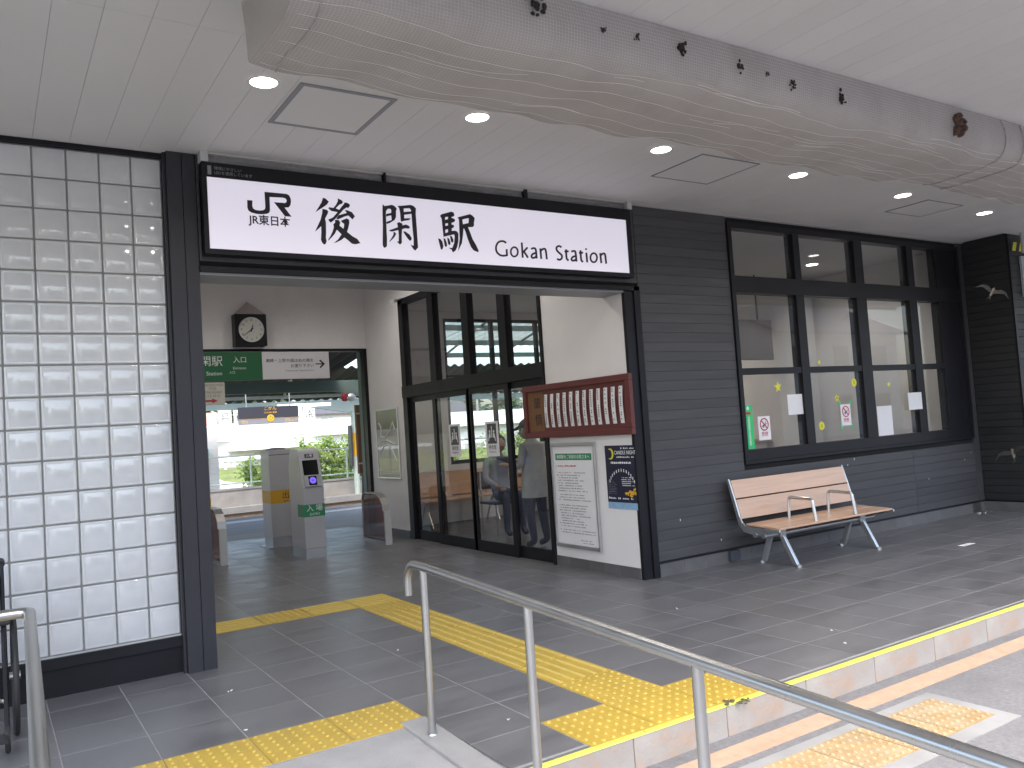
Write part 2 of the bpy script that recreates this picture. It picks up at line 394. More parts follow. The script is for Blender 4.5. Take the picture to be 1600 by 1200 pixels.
def tactile_mesh(kind, m, w=.3925, d=.41):
    mb = MB().box(g, w-g, g, d-g, -.01, .003)
    if kind == 'dot':
        for a in range(7):
            for b in range(7):
                x, y = w*(a+.5)/7, d*(b+.5)/7
                mb.cyl((x, y, .003), (x, y, .0075), .0125, .008, n=8)
    else:
        for a in range(5):
            if kind == 'bary':
                x = w*(a+.5)/5; mb.prism([(x-.017, .014, .003), (x+.017, .014, .003), (x+.009, .016, .0078), (x-.009, .016, .0078)], 0, (0, d-.03, 0))
            else:
                y = d*(a+.5)/5; mb.prism([(.014, y-.017, .003), (.014, y+.017, .003), (.016, y+.009, .0078), (.016, y-.009, .0078)], 0, (w-.03, 0, 0))
    me = mb.mesh('tactile_'+kind, m)
    if m != 'tactile_brown':
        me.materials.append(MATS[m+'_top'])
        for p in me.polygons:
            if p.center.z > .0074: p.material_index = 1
    return me
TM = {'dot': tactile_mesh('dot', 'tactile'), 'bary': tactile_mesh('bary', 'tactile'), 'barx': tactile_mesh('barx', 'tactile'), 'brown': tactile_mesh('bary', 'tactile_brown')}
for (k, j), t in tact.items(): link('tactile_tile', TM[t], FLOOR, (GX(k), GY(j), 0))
# kerb
KERB = struct(B(1.671, 16, -2.665, -2.621, -.6, -.03).build('kerb', 'kerb'))
ks = MB().box(.002, .598, -2.70, -2.64, -.4, -.001).mesh('kerb_stone', 'kerb', bevel=.006, seg=2)
for i in range(24): link('kerb_stone', ks, KERB, (1.672+.6*i, 0, 0))
B(1.68, 16, -2.6395, -2.6215, -.02, .001).build('edge_strip', 'concrete', KERB)
rng = random.Random(3); x = 1.7
while x < 15.8:
    l = rng.uniform(.5, 1.1); MB().add([(x, -2.696, .0025), (x+l, -2.696, .0025), (x+l+.01, -2.668, .0025), (x+.006, -2.667, .0025), (x, -2.7035, -.004), (x+l, -2.7035, -.004)], [(0, 1, 2, 3), (4, 5, 1, 0)]).build('edge_line', 'lime_line', KERB); x += l+.006
# ramp
def rz(y): return -.004-(-1.858-y)*.046
R_ = MB().prism([(-.13, -1.858, rz(-1.858)), (-.13, -5.1, RZ+.001), (-.13, -5.1, -.6), (-.13, -1.858, -.6)], 0, (1.66, 0, 0))
RAMP = struct(R_.build('ramp', 'ramp'))
for x0 in (-.27, 1.5305):
    MB().prism([(x0, -1.80, .0), (x0, -1.80, .012), (x0, -5.2, RZ+.045), (x0, -5.2, -.6), (x0, -1.80, -.6)], 0, (.139, 0, 0)).build('ramp_kerb', 'concrete', RAMP, bevel=.008)
# painted bands and paving in the road
MK = struct(B(1.9, 15, -2.925, -2.795, RZ-.02, RZ+.004).build('painted_band', 'peach_paint'))
PV = struct(B(2.0, 4.10, -3.47, -2.985, RZ-.02, RZ+.004).build('tactile_bed', 'concrete'))
TW = tactile_mesh('dot', 'tactile_worn', .335, .335)
for i in range(6): link('tactile_tile', TW, PV, (4.025-.3365*(i+1), -3.385, RZ+.004))
# far side: platforms and track
PL = struct(B(-30, 60, 7.0005, 11.15, -1.2, -.012).build('platform', 'platform_asphalt'))
B(-30, 60, 10.85, 11.2, -.3, -.002).build('platform_edge', 'concrete', PL)
B(-30, 60, 10.2, 10.5, -.05, -.006).build('white_line', 'road_paint', PL)
struct(B(-30, 60, 11.15, 14.05, -1.3, -1.1).build('track_bed', 'ballast'))
TR = link('railway_track', None); TR['kind'] = 'structure'
for y in (11.95, 13.02): B(-30, 60, y-.035, y+.035, -1.02, -.88).build('rail', 'rail_iron', TR)
sl = B(-.11, .11, 11.55, 13.4, -1.1, -1.0).mesh('sleeper', 'concrete')
for i in range(40): link('sleeper', sl, TR, (-2+i*.62, 0, 0))
FP = struct(B(-30, 60, 14.05, 15.0, -1.2, -.05).build('far_platform', 'rust_concrete'))
B(-30, 60, 14.0, 14.3, -.14, -.0).build('platform_edge', 'concrete', FP)
par = put(B(-30, 60, 15.0, 15.25, -1.2, .345).build('parapet_wall', 'parapet'), 'low stained grey concrete parapet behind the railway track', 'wall')
B(-30, 60, 14.97, 15.28, .345, .385).build('coping', 'concrete', par)
# slope beyond
MB().add([(-60, 15.3, -.95), (120, 15.3, -.95), (120, 29, -.75), (-60, 29, -.75), (120, 33, .35), (-60, 33, .35), (120, 44, .15), (-60, 44, .15)], [(0, 1, 2, 3), (3, 2, 4, 5), (5, 4, 6, 7)]).build('grass_slope', 'grass')['kind'] = 'structure'
# ================================================================ STATION BUILDING
ST = empty('station_building', (0, 0, 0), 'dark grey clad railway station building with wide entrance and glass block wall', 'building')
# --- siding
SW = MB()
SW.box(4.93, 6.13, .021, .18, -.05, 4.0).box(6.1301, 10.31, .021, .18, -.05, .915).box(6.1301, 10.31, .021, .18, 3.345, 4.0).box(10.3101, 10.45, .021, .18, -.05, 4.0)
SW.box(1.07, 4.9299, .021, .25, 2.60, 4.0).box(10.4501, 10.6, -.55, 6.2, -.05, 4.0).box(10.6001, 16, -.55, -.40, -.05, 4.0)
SWo = SW.build('siding_wall', 'siding_back', ST)
bd = {}
def board(x0, x1, z, h=.0896, y=0., th=.02, m='siding'):
    k = (round(x1-x0, 3), m)
    if k not in bd: bd[k] = MB().box(0, x1-x0, 0, th, 0, h).mesh('siding_board', m, bevel=.002, seg=1)
    return link('siding_board', bd[k], SWo, (x0, y, z))
Z0, PB = .135, .0907
for i in range(36):
    z = Z0+i*PB
    if z > 3.32: continue
    if z+PB < .93:
        board(4.912, 8.98, z); board(8.984, 10.448, z)
    else:
        board(4.912, 6.128, z)
    if z > 2.63: board(1.075, 4.908, z)
for i in range(10): pass
for i in range(36):
    z = Z0+i*PB
    if z > 3.32: continue
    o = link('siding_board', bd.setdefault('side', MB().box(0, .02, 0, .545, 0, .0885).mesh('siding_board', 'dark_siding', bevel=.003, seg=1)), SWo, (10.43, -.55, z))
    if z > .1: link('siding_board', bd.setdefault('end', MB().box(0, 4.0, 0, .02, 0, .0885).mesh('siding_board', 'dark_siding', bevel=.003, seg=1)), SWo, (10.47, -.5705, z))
B(10.425, 10.468, -.575, -.552, -.0, 3.395).build('corner_trim', 'black_metal', SWo)
B(10.30, 10.428, -.004, .02, .135, 3.395).build('corner_board', 'siding', SWo)
B(4.915, 10.43, -.012, .02, .118, .134).build('base_trim', 'black_metal', SWo)
B(10.415, 10.43, -.55, -.013, .118, .134).build('base_trim', 'black_metal', SWo)
sk = MB().box(.0015, .2985, 0, .02, -.01, .117).mesh('skirting_tile', 'skirt_tile', bevel=.001, seg=1)
for i in range(19): link('skirting_tile', sk, SWo, (4.93+.3*i if i < 18 else 10.13, -.004, 0))
B(10.415, 10.43, -.55, -.005, -.01, .117).build('skirting_tile', 'skirt_tile', SWo)
# --- glass block wall
GB = B(-3, .885, .096, .17, .2, 3.41).build('glass_block_wall', 'mortar', ST)
bx, bz = .187, .195
bme = MB().box(.0045, bx-.0045, 0, .07, .0045, bz-.0045).mesh('glass_block', 'glass_block', bevel=.009, seg=3)
bm_ = bmesh.new(); bm_.from_mesh(bme); ff = [f for f in bm_.faces if f.normal.y < -.95 and f.calc_area() > .01]
bmesh.ops.inset_region(bm_, faces=ff, thickness=.007, depth=-.0022); ff2 = [f for f in bm_.faces if f.normal.y < -.95 and f.calc_area() > .01]
bmesh.ops.inset_region(bm_, faces=ff2, thickness=.006, depth=.0016); bm_.to_mesh(bme); bm_.free()
for p_ in bme.polygons: p_.use_smooth = True
bme.set_sharp_from_angle(angle=math.radians(50))
for c in range(7):
    for r in range(16): link('glass_block', bme, GB, (.681+.004-bx*c, .088, .244+bz*r))
B(.872, .887, .07, .1, .244, 3.365).build('edge_bead', 'trim', GB); B(-3, .872, .08, .1, .236, .2435).build('edge_bead', 'trim', GB)
MB().box(-3, .889, .066, .2, .168, .2355).box(-3, .889, .092, .2, -.05, .1679).build('wall_sill', 'black_metal', ST, bevel=.003)
B(-3, .889, .066, .2, 3.366, 3.405).build('wall_head', 'black_metal', ST, bevel=.003)
pl = MB().box(.89, .982, .0, .25, -.05, 3.42).box(.986, 1.07, .003, .25, -.05, 3.42).box(.9825, .9855, .012, .2, -.05, 3.42).box(.872, .8895, .035, .2, -.05, 3.42)
pl.build('entrance_pillar', 'pillar_paint', ST, bevel=.003)
B(-3, .95, .21, .32, -.05, 4.0).build('light_block_slab', 'white_wall', ST)  # unseen opaque slab added behind the glass blocks to stop light leaking through
jb = MB().box(4.842, 4.911, -.022, .02, -.05, 2.64).box(XS-.004, 4.842, -.005, .034, -.05, 2.60).box(1.07, 4.9105, -.022, .0205, 2.6, 2.6401)
jb.build('entrance_frame', 'black_metal', ST, bevel=.002)
B(1.071, 4.80, -.0, .30, 2.582, 2.5995).build('lintel_underside', 'sign_grey', ST)
# --- inner walls
IW = MB()
yE = 1.33; yF = 4.76
IW.box(XS, XS+.1, .035, yE, -.05, 4.0).box(XS, XS+.1, yF, 6.0, -.05, 4.0).box(XS, XS+.1, yE, yF, 3.3, 4.0)
IW.box(.95, 1.05, .32, 6.0, -.05, 4.0)
IW.box(.95, 10.45, 6.0, 6.15, 3.25, 4.0).box(.95, XS+.1, 6.0, 6.15, 2.765, 3.25)
IW.box(XS+.0001, 6.08, 6.0001, 6.15, -.05, 3.25).box(6.08, 10.45, 6.0, 6.15, -.05, .9)
IW.box(10.40, 10.45, .19, 6.0, -.05, 4.0)
IW.build('inner_wall', 'white_wall', ST)
B(.95, 10.45, .25, 6.15, 3.9, 4.0).build('hall_ceiling', 'soffit', ST)
B(XS+.1, 10.4, .19, 6.0, 3.36, 3.4).build('room_ceiling', 'soffit', ST)
B(XS+.11, 10.4, .19, 6.0, -.05, .001).build('room_floor', 'room_floor', ST)
MB().box(-3, 16, -4.4, 6.4, 4.001, 4.3).build('roof', 'roof_dark', ST)
for i in range(5): B(XS-.008, XS+.0, .04+.26*i, .04+.26*i+.257, -.01, .1).build('skirting_tile', 'skirt_tile', ST)
for i in range(4): B(XS-.008, XS+.0, yF+.04+.3*i, yF+.04+.3*i+.297, -.01, .1).build('skirting_tile', 'skirt_tile', ST)
# opening frame on the platform side
of = MB().box(1.05, XS-.0, 5.985, 6.16, 2.73, 2.764).box(XS-.05, XS-.001, 5.99, 6.1, -.01, 2.73).box(1.0505, 1.1, 5.99, 6.1, -.01, 2.73)
of.build('opening_frame', 'black_metal', ST)
B(XS-.045, XS+.06, 6.16, 6.28, -.01, 2.75).build('drain_post', 'green_steel', ST)
# back windows of the waiting room
BW = MB()
for x in (6.08, 6.98, 7.88, 8.78, 9.68, 10.36): BW.box(x, x+.06, 6.03, 6.1, .9, 3.25)
for z in (.9, 2.2, 3.2): BW.box(6.14, 10.4, 6.035, 6.095, z, z+.06)
BWo = BW.build('platform_window', 'black_metal', ST)
for x in (6.14, 7.04, 7.94, 8.84):
    for z0, z1 in ((.96, 2.2), (2.26, 3.2)): B(x, x+.84, 6.06, 6.066, z0, z1).build('pane', 'clear_pane', BWo)
# --- front window (frame and panes)
FWN = MB()
FWN.box(6.132, 6.185, -.02, .1, .915, 3.345).box(9.80, 10.305, -.004, .1, .93, 3.33).box(10.26, 10.31, -.02, .1, .915, 3.345)
FWN.box(6.185, 10.26, -.018, .1, 3.285, 3.344).box(6.185, 10.26, -.018, .1, 2.63, 2.80).box(6.185, 10.26, -.022, .1, .915, .945).box(6.185, 9.80, -.002, .1, .9451, 1.055)
MUL = [(7.105, 7.235), (8.145, 8.33), (9.17, 9.325)]
for a, b in MUL: FWN.box(a+.015, b-.015, -.015, .1, 2.8, 3.285).box(a, b, -.012, .1, 1.055, 2.63)
FW_ = FWN.build('front_window', 'black_metal', ST, bevel=.002)
XP = [(6.185, 7.105), (7.235, 8.145), (8.33, 9.17), (9.325, 9.80)]
for a, b in XP:
    B(a+.0001, b-.0001, -.006, .08, 1.805, 1.868).build('sash_bar', 'black_metal', FW_)
    for z0, z1 in ((1.055, 1.805), (1.868, 2.63), (2.8, 3.285)):
        B(a+.001, b-.001, .02, .026, z0+.001, z1-.001).build('pane', 'pane', FW_)
# --- sliding glass doors of the waiting room
DR = MB()
ys = [4.50, 3.81, 2.92, 2.09, 1.36]
DR.box(XS-.02, XS+.08, 4.63, yF, -.01, 3.3).box(XS-.02, XS+.08, yE-.005, yE+.04, -.01, 3.3)
DR.box(XS-.03, XS+.09, yE, yF, 1.93, 2.09).box(XS-.02, XS+.08, yE, yF, 3.22, 3.3)
for y in (3.81, 2.92, 2.09): DR.box(XS-.015, XS+.075, y-.08, y+.08, 2.09, 3.22)
DRo = DR.build('door_frame', 'black_metal', ST, bevel=.002)
for y0, y1 in ((3.89, 4.63), (3.0, 3.73), (2.17, 2.84), (1.37, 2.01)):
    B(XS+.03, XS+.036, y0, y1, 2.09, 3.22).build('pane', 'door_pane', DRo)
for i, (y0, y1, dx) in enumerate(((3.80, 4.63, .035), (2.93, 3.90, 0), (2.05, 2.99, 0), (1.37, 2.17, .035))):
    d = MB(); x = XS+dx
    d.box(x-.01, x+.025, y0, y0+.085, 0.0, 1.93).box(x-.01, x+.025, y1-.085, y1, 0.0, 1.93).box(x-.0095, x+.0245, y0+.085, y1-.085, 0.0, .13).box(x-.0095, x+.0245, y0+.085, y1-.085, 1.86, 1.93)
    dd = d.build('sliding_door', 'black_metal', ST, bevel=.002)
    B(x+.005, x+.011, y0+.085, y1-.085, .13, 1.86).build('pane', 'door_pane', dd)
# ================================================================ SOFFIT, NET, LAMPS
SO = struct(B(-3, 16, -4.4, .2, 3.41, 3.6).build('canopy_soffit', 'soffit_gap'))
b1 = MB().box(.0007, .1993, -4.4, -1.7725, 0, .012).mesh('soffit_board', 'soffit', bevel=.0006, seg=1)
b2 = MB().box(.0007, .1993, -1.7695, .09, 0, .012).mesh('soffit_board', 'soffit', bevel=.0006, seg=1)
for i in range(84):
    x = -1.27+.2*i
    link('soffit_board', b1, SO, (x, 0, 3.4))
    if x < 10.3: link('soffit_board', b2, SO, (x, 0, 3.4))
    else: link('soffit_board', bd.setdefault('so', MB().box(.0012, .1988, -1.7695, -.56, 0, .012).mesh('soffit_board', 'soffit', bevel=.0012, seg=1)), SO, (x, 0, 3.4))
MB().box(4.915, 10.43, -.03, .02, 3.396, 3.41).box(-3, .87, .05, .1, 3.404, 3.415).build('soffit_trim', 'trim', SO)
MB().box(-3, 16, -4.45, -4.4, 3.35, 4.3).build('fascia', 'building_grey', SO)
def hatch(x0, x1, y0, y1, w, lab):
    h = MB().box(x0, x1, y0, y0+w, 3.394, 3.402).box(x0, x1, y1-w, y1, 3.394, 3.402).box(x0, x0+w, y0+w, y1-w, 3.394, 3.402).box(x1-w, x1, y0+w, y1-w, 3.394, 3.402)
    o = put(h.build('ceiling_hatch', 'sign_grey'), lab, 'hatch', 'ceiling hatches')
    B(x0+w+.002, x1-w-.002, y0+w+.002, y1-w-.002, 3.396, 3.402).build('panel', 'soffit', o)
hatch(1.35, 1.93, -1.37, -.74, .028, 'thick framed square ceiling hatch above the station name sign')
hatch(4.46, 5.10, -1.34, -.76, .012, 'thin framed ceiling hatch above the grey siding beside the entrance')
hatch(7.72, 8.35, -1.18, -.71, .012, 'thin framed ceiling hatch above the middle of the long front window')
def bulb(o, watts, col=(1, .95, .9)):
    l = bpy.data.lights.new('bulb', 'SPOT'); l.energy = watts; l.spot_size = math.radians(155); l.spot_blend = .7; l.shadow_soft_size = .07; l.color = col
    lo = bpy.data.objects.new('bulb', l); COL.objects.link(lo); lo.parent = o; lo.location = (0, 0, -.03)
LX = [(1.168, -1.294), (2.507, -1.31), (4.083, -1.29), (5.68, -1.245), (7.29, -1.18), (8.962, -1.07)]
for i, (x, y) in enumerate(LX):
    o = link('ceiling_downlight', None); o.location = (x, y, 3.4)
    put(o, ['round lit downlight partly hidden by the net next to the thick framed hatch', 'round lit downlight above the letters of the station sign', 'round lit downlight beside the thin framed hatch near the entrance corner', 'round lit downlight above the bench', 'round lit downlight before the thin framed hatch over the window', 'round lit downlight in the corner by the dark end wall'][i], 'downlight', 'downlights in the canopy ceiling')
    rg = MB(); n = 28; ro, ri = .088, .074
    vs = [(ro*math.cos(2*math.pi*a/n), ro*math.sin(2*math.pi*a/n), -.001) for a in range(n)]+[(ri*math.cos(2*math.pi*a/n), ri*math.sin(2*math.pi*a/n), -.006) for a in range(n)]+[(ri*.97*math.cos(2*math.pi*a/n), ri*.97*math.sin(2*math.pi*a/n), -.001) for a in range(n)]
    rg.add(vs, [(a, (a+1) % n, n+(a+1) % n, n+a) for a in range(n)]+[(n+a, n+(a+1) % n, 2*n+(a+1) % n, 2*n+a) for a in range(n)])
    rg.build('ring', 'lamp_ring', o, smooth=True)
    MB().cyl((0, 0, -.0035), (0, 0, -.0015), .0725, n=28).build('lamp', 'lamp', o)
    bulb(o, 7)
# beam wrapped in bird netting
BM = put(B(.98, 16, -2.715, -2.40, 3.17, 3.399).build('canopy_beam', 'soffit'), 'pale ceiling beam inside the drooping bird net', 'beam')
prof = [(-2.735, 3.397), (-2.75, 3.33), (-2.757, 3.26), (-2.75, 3.19), (-2.73, 3.14), (-2.685, 3.108), (-2.58, 3.087), (-2.45, 3.075), (-2.32, 3.07), (-2.2, 3.07), (-2.11, 3.085), (-2.08, 3.13), (-2.075, 3.25), (-2.07, 3.397)]
def netp(x, k, rg=random.Random(5)):
    y, z = prof[k]; t = max(0, min(1, (k-3)/6)); t2 = 1 if 4 <= k <= 11 else 0
    sag = .011*math.sin(x*2.3+.4)+.008*math.sin(x*5.1+k*.3)+.012*math.sin(x*.9+1)+.007*math.sin(x*13+k)+.006*math.sin(x*8.3+2)*math.sin(x*1.7)+(.006*math.sin(x*5.7+1.5*math.sin(x*2.1)) if k >= 8 else 0)
    return (x+.01*math.sin(k*1.3), y+(.012*math.sin(x*3.1+k*.5)+.009*math.sin(x*7.7+1)+.006*math.sin(x*17+k))*t2, z+(sag*t if k < 13 else 0))
nx = 300; X0, X1 = .86, 15.9; K = len(prof)
vs = []; fs = []
for i in range(nx+1):
    x = X0+(X1-X0)*i/nx
    for k in range(K): vs.append(netp(x, k))
for i in range(nx):
    for k in range(K-1): a = i*K+k; fs.append((a, a+1, a+K+1, a+K))
fs.append(tuple(range(K)))
nm = MB(); nm.add(vs, fs)
NET = put(nm.build('bird_net', 'net_fabric', smooth=True), 'drooping grey bird net wrapped under the long canopy beam', 'net')
def net_thread(k, x0, x1, r=.0016, ph=0., fr=0.):
    p = []
    n = int((x1-x0)/.06)
    for i in range(n+1):
        x = x0+(x1-x0)*i/n
        a = Vector(netp(x, k)); b = Vector(netp(x, min(k+1, K-1))); q = a.lerp(b, min(1, max(0, fr+.14*math.sin(x*3.1+ph)+.08*math.sin(x*7.3+2*ph))))
        q.z -= .0035; q.y -= .002; p.append(q)
    return MB().tube(p, r, n=5).build('thread', 'thread', NET)
for k, f_ in ((4, .7), (5, .7), (6, .5), (7, .4), (8, .3), (9, .3)): net_thread(k, .9, 15.5, .0009, k+f_*5, f_)
rgn = random.Random(12)
for i in range(26):
    x = rgn.uniform(1.2, 9); net_thread(rgn.choice((4, 5, 6, 7, 8)), x, x+rgn.uniform(.15, .7), (.0009), rgn.random()*6, rgn.random())
# left end band of the net
MB().tube([Vector(netp(.98, k))+Vector((0, -.004, -.004)) for k in range(12)], .004, n=6).build('seam', 'net_fabric', NET)
MB().tube([Vector(netp(6.0, k))+Vector((0, -.006, -.006)) for k in range(12)], .006, n=6).build('seam', 'net_fabric', NET)
MB().tube([Vector(netp(6.25, k))+Vector((0, -.006, -.006)) for k in range(12)], .006, n=6).build('seam', 'net_fabric', NET)
def clump(u, v, s, seed, nm_, m_, lab, cat, flat=.4, grp=None, yy=-2.768):
    r = random.Random(seed); p = U(u, v, 1, yy); mb = MB()
    for i in range(16):
        q = (p.x+r.gauss(0, s*.42), yy+r.uniform(-.004, .012), p.z+r.gauss(0, s*.5)); mb.ball(q, s*r.uniform(.12, .34), s*flat*.5, s*r.uniform(.14, .4), n=6, k=4)
    return put(mb.build(nm_, m_), lab, cat, grp)
for i, (u, v, s) in enumerate([(842, 8, .05), (1066, 75, .038), (1157, 104, .026), (1240, 131, .026), (1316, 152, .036), (945, 48, .018), (996, 55, .018), (1200, 115, .016)]):
    clump(u, v, s, 20+i, 'mud_clump', 'mud', 'dark mud clump stuck to the bird net', 'mud clump', grp='mud clumps on the net')
clump(1500, 203, .075, 60, 'swallow_nest', 'nest', 'brown swallow nest behind the bird net at its sewn seam', 'nest', .9, yy=-2.768)
# ================================================================ OBJECTS
def P(mb, name, m, parent, smooth=False, bevel=0, seg=2):
    o = mb.build(name, m, parent, smooth, bevel, seg=seg); o.data.transform(Matrix.Translation(-parent.location)); return o
def TX(name, body, size, org, m, parent, ax=EX, ay=EZ, **k):
    o = text(name, body, size, org, ax, ay, m, parent, **k); 
    if parent.type == 'EMPTY': o.data.transform(Matrix.Translation(-parent.location))
    return o
SIDE = dict(ax=-EY, ay=EZ)       # text frame on the concourse side wall
# --- station name sign
SG = empty('station_sign', (2.94, -.1, 2.71), 'long backlit white station name sign with black brush letters above the entrance', 'sign')
YS = -.1
P(MB().box(1.09, 4.80, -.095, -.003, 2.705, 2.742).box(1.09, 4.80, -.095, -.003, 3.226, 3.325).box(1.09, 1.122, -.095, -.003, 2.742, 3.226).box(4.748, 4.80, -.095, -.003, 2.742, 3.226).box(1.09, 4.8, -.04, -.003, 2.742, 3.226), 'sign_frame', 'black_metal', SG, bevel=.002)
P(B(1.1225, 4.7475, -.088, -.041, 2.7425, 3.2255), 'sign_face', 'sign_face', SG)
def glyph(name, polys, ox, oy, sc, y=-.0886):
    mb = MB()
    for i, pl_ in enumerate(polys):
        pts = [U(ox+a/sc, oy+b/sc, 1, y-.0002*i) for a, b in pl_]
        mb.prism(pts, 0, (0, -.0004, 0))
    return P(mb, name, 'ink', SG)
def ribbon(pts, w, closed=False):
    """outline quads of a pen stroke in picture units"""
    out = []; n = len(pts)
    fine = []
    for i in range(n-1+(1 if closed else 0)):
        p0 = Vector((*pts[(i-1) % n], 0)) if (i > 0 or closed) else Vector((*pts[0], 0))
        p1 = Vector((*pts[i % n], 0)); p2 = Vector((*pts[(i+1) % n], 0))
        p3 = Vector((*pts[(i+2) % n], 0)) if (i+2 < n or closed) else p2
        for s_ in range(5):
            t = s_/5
            fine.append(.5*((2*p1)+(p2-p0)*t+(2*p0-5*p1+4*p2-p3)*t*t+(3*p1-p0-3*p2+p3)*t**3))
    if not closed: fine.append(Vector((*pts[-1], 0)))
    k = len(fine); L_, R2 = [], []
    for i in range(k):
        a = fine[(i-1) % k] if (i > 0 or closed) else fine[i]; b = fine[(i+1) % k] if (i < k-1 or closed) else fine[i]
        d = (b-a).normalized(); nrm = Vector((-d.y, d.x, 0))*w*.5
        L_.append(fine[i]+nrm); R2.append(fine[i]-nrm)
    for i in range(k-(0 if closed else 1)):
        j = (i+1) % k; out.append([(L_[i].x, L_[i].y), (L_[j].x, L_[j].y), (R2[j].x, R2[j].y), (R2[i].x, R2[i].y)])
    return out
glyph('kanji_letter', [[(290,110),(340,120),(405,180),(370,235),(300,285),(150,380),(210,290),(270,190),(285,140)],
 [(285,315),(370,335),(395,365),(385,405),(335,500),(350,560),(355,760),(350,860),(365,920),(345,975),(315,985),(280,950),(258,900),(265,760),(262,640),(200,700),(145,745),(190,650),(250,520),(280,400)],
 [(570,120),(640,150),(672,190),(650,220),(600,240),(535,305),(610,340),(580,380),(450,355),(395,305),(415,285),(490,300),(540,240),(575,170)],
 [(695,200),(740,200),(795,230),(800,265),(770,300),(740,290),(680,330),(600,420),(560,470),(500,530),(440,575),(410,545),(395,515),(480,480),(560,390),(650,270),(690,225)],
 [(590,435),(740,395),(705,335),(760,345),(840,380),(895,455),(850,515),(770,440),(700,460),(575,515),(545,500)],
 [(520,520),(590,525),(620,570),(605,630),(680,690),(750,750),(850,830),(940,880),(998,960),(910,980),(840,970),(760,900),(700,855),(640,790),(560,710),(500,660),(490,610),(525,570)],
 [(490,600),(540,620),(560,700),(520,780),(470,840),(400,910),(390,900),(440,820),(480,730),(500,660)],
 [(630,540),(740,495),(785,520),(790,580),(770,680),(745,750),(700,850),(640,900),(560,940),(495,960),(580,890),(640,800),(680,700),(695,600),(660,575)]], 480, 300, 12)
glyph('kanji_letter', [[(220,110),(250,145),(285,160),(275,300),(285,480),(290,640),(297,740),(295,900),(250,930),(225,905),(215,860),(218,500),(210,200),(212,130)],
 [(240,145),(390,120),(440,145),(480,195),(465,230),(465,350),(440,405),(350,460),(290,480),(285,440),(385,405),(375,320),(375,215),(355,195),(310,195),(285,230),(260,200)],
 [(280,290),(390,270),(390,315),(280,340)], [(495,140),(560,140),(610,180),(610,240),(620,330),(620,400),(575,440),(555,425),(540,260),(525,190)],
 [(540,140),(740,122),(790,140),(838,185),(835,300),(855,560),(865,720),(880,920),(825,980),(790,950),(735,865),(795,890),(795,760),(775,560),(755,300),(745,220),(720,185),(600,190)],
 [(600,255),(750,245),(755,290),(600,310)], [(600,375),(720,370),(742,385),(710,405),(600,425)],
 [(330,600),(420,570),(500,540),(590,505),(650,490),(700,510),(728,545),(700,568),(640,560),(570,580),(480,600),(400,620),(360,618)],
 [(485,460),(530,445),(585,475),(580,560),(572,700),(575,830),(545,865),(520,850),(478,805),(515,810),(518,700),(505,560)],
 [(415,625),(450,640),(468,665),(440,720),(400,765),(345,815),(340,805),(390,730),(420,670)], [(600,620),(640,620),(720,680),(760,745),(750,785),(725,795),(690,760),(640,690)]], 580, 310, 12)
glyph('kanji_letter', [[(210,265),(240,240),(300,240),(310,400),(310,640),(275,660),(265,560),(240,320)], [(230,240),(420,188),(465,205),(482,260),(450,285),(350,285),(240,300)],
 [(360,230),(425,230),(430,560),(380,610),(360,600)], [(300,345),(430,305),(480,325),(495,360),(460,390),(360,405),(300,410)], [(300,460),(430,430),(465,440),(475,475),(440,500),(360,515),(300,530)],
 [(290,600),(420,550),(490,545),(530,560),(555,600),(555,740),(530,860),(500,920),(450,955),(430,905),(370,865),(440,870),(475,780),(485,650),(475,615),(400,630),(280,660)],
 [(175,690),(215,700),(255,750),(275,840),(250,905),(225,890),(200,800)], [(275,685),(310,700),(335,770),(343,830),(320,852),(300,830),(285,760)], [(345,675),(380,695),(405,760),(405,800),(380,818),(360,790)], [(395,635),(430,650),(460,710),(460,755),(435,772),(415,740)],
 [(540,295),(620,280),(640,420),(650,510),(640,640),(620,780),(550,925),(560,850),(580,700),(570,480),(565,340)], [(540,295),(770,235),(815,260),(862,310),(845,400),(850,440),(830,475),(740,480),(745,420),(750,310),(690,320),(600,345)],
 [(620,430),(750,400),(760,470),(640,510)], [(655,490),(735,480),(775,580),(820,700),(890,820),(940,935),(915,945),(840,915),(790,850),(730,700),(690,570)]], 670, 315, 12)
glyph('logo', [[(235,402),(355,410),(352,530),(370,590),(430,628),(520,640),(600,632),(640,605),(648,540),(628,215),(745,225),(745,330),(755,640),(735,690),(680,715),(560,725),(440,715),(330,685),(265,640),(240,580)],
 [(740,224),(1130,262),(1190,295),(1225,370),(1232,440),(1220,510),(1180,568),(1080,572),(1040,468),(1100,470),(1130,440),(1132,405),(1105,365),(1050,348),(740,330)], [(845,450),(1060,465),(1085,572),(1245,780),(1095,770)]], 370, 285, 14.545)
el = lambda cx, cy, rx, ry: [(cx+rx*math.cos(-2*math.pi*i/12), cy+ry*math.sin(-2*math.pi*i/12)) for i in range(12)]
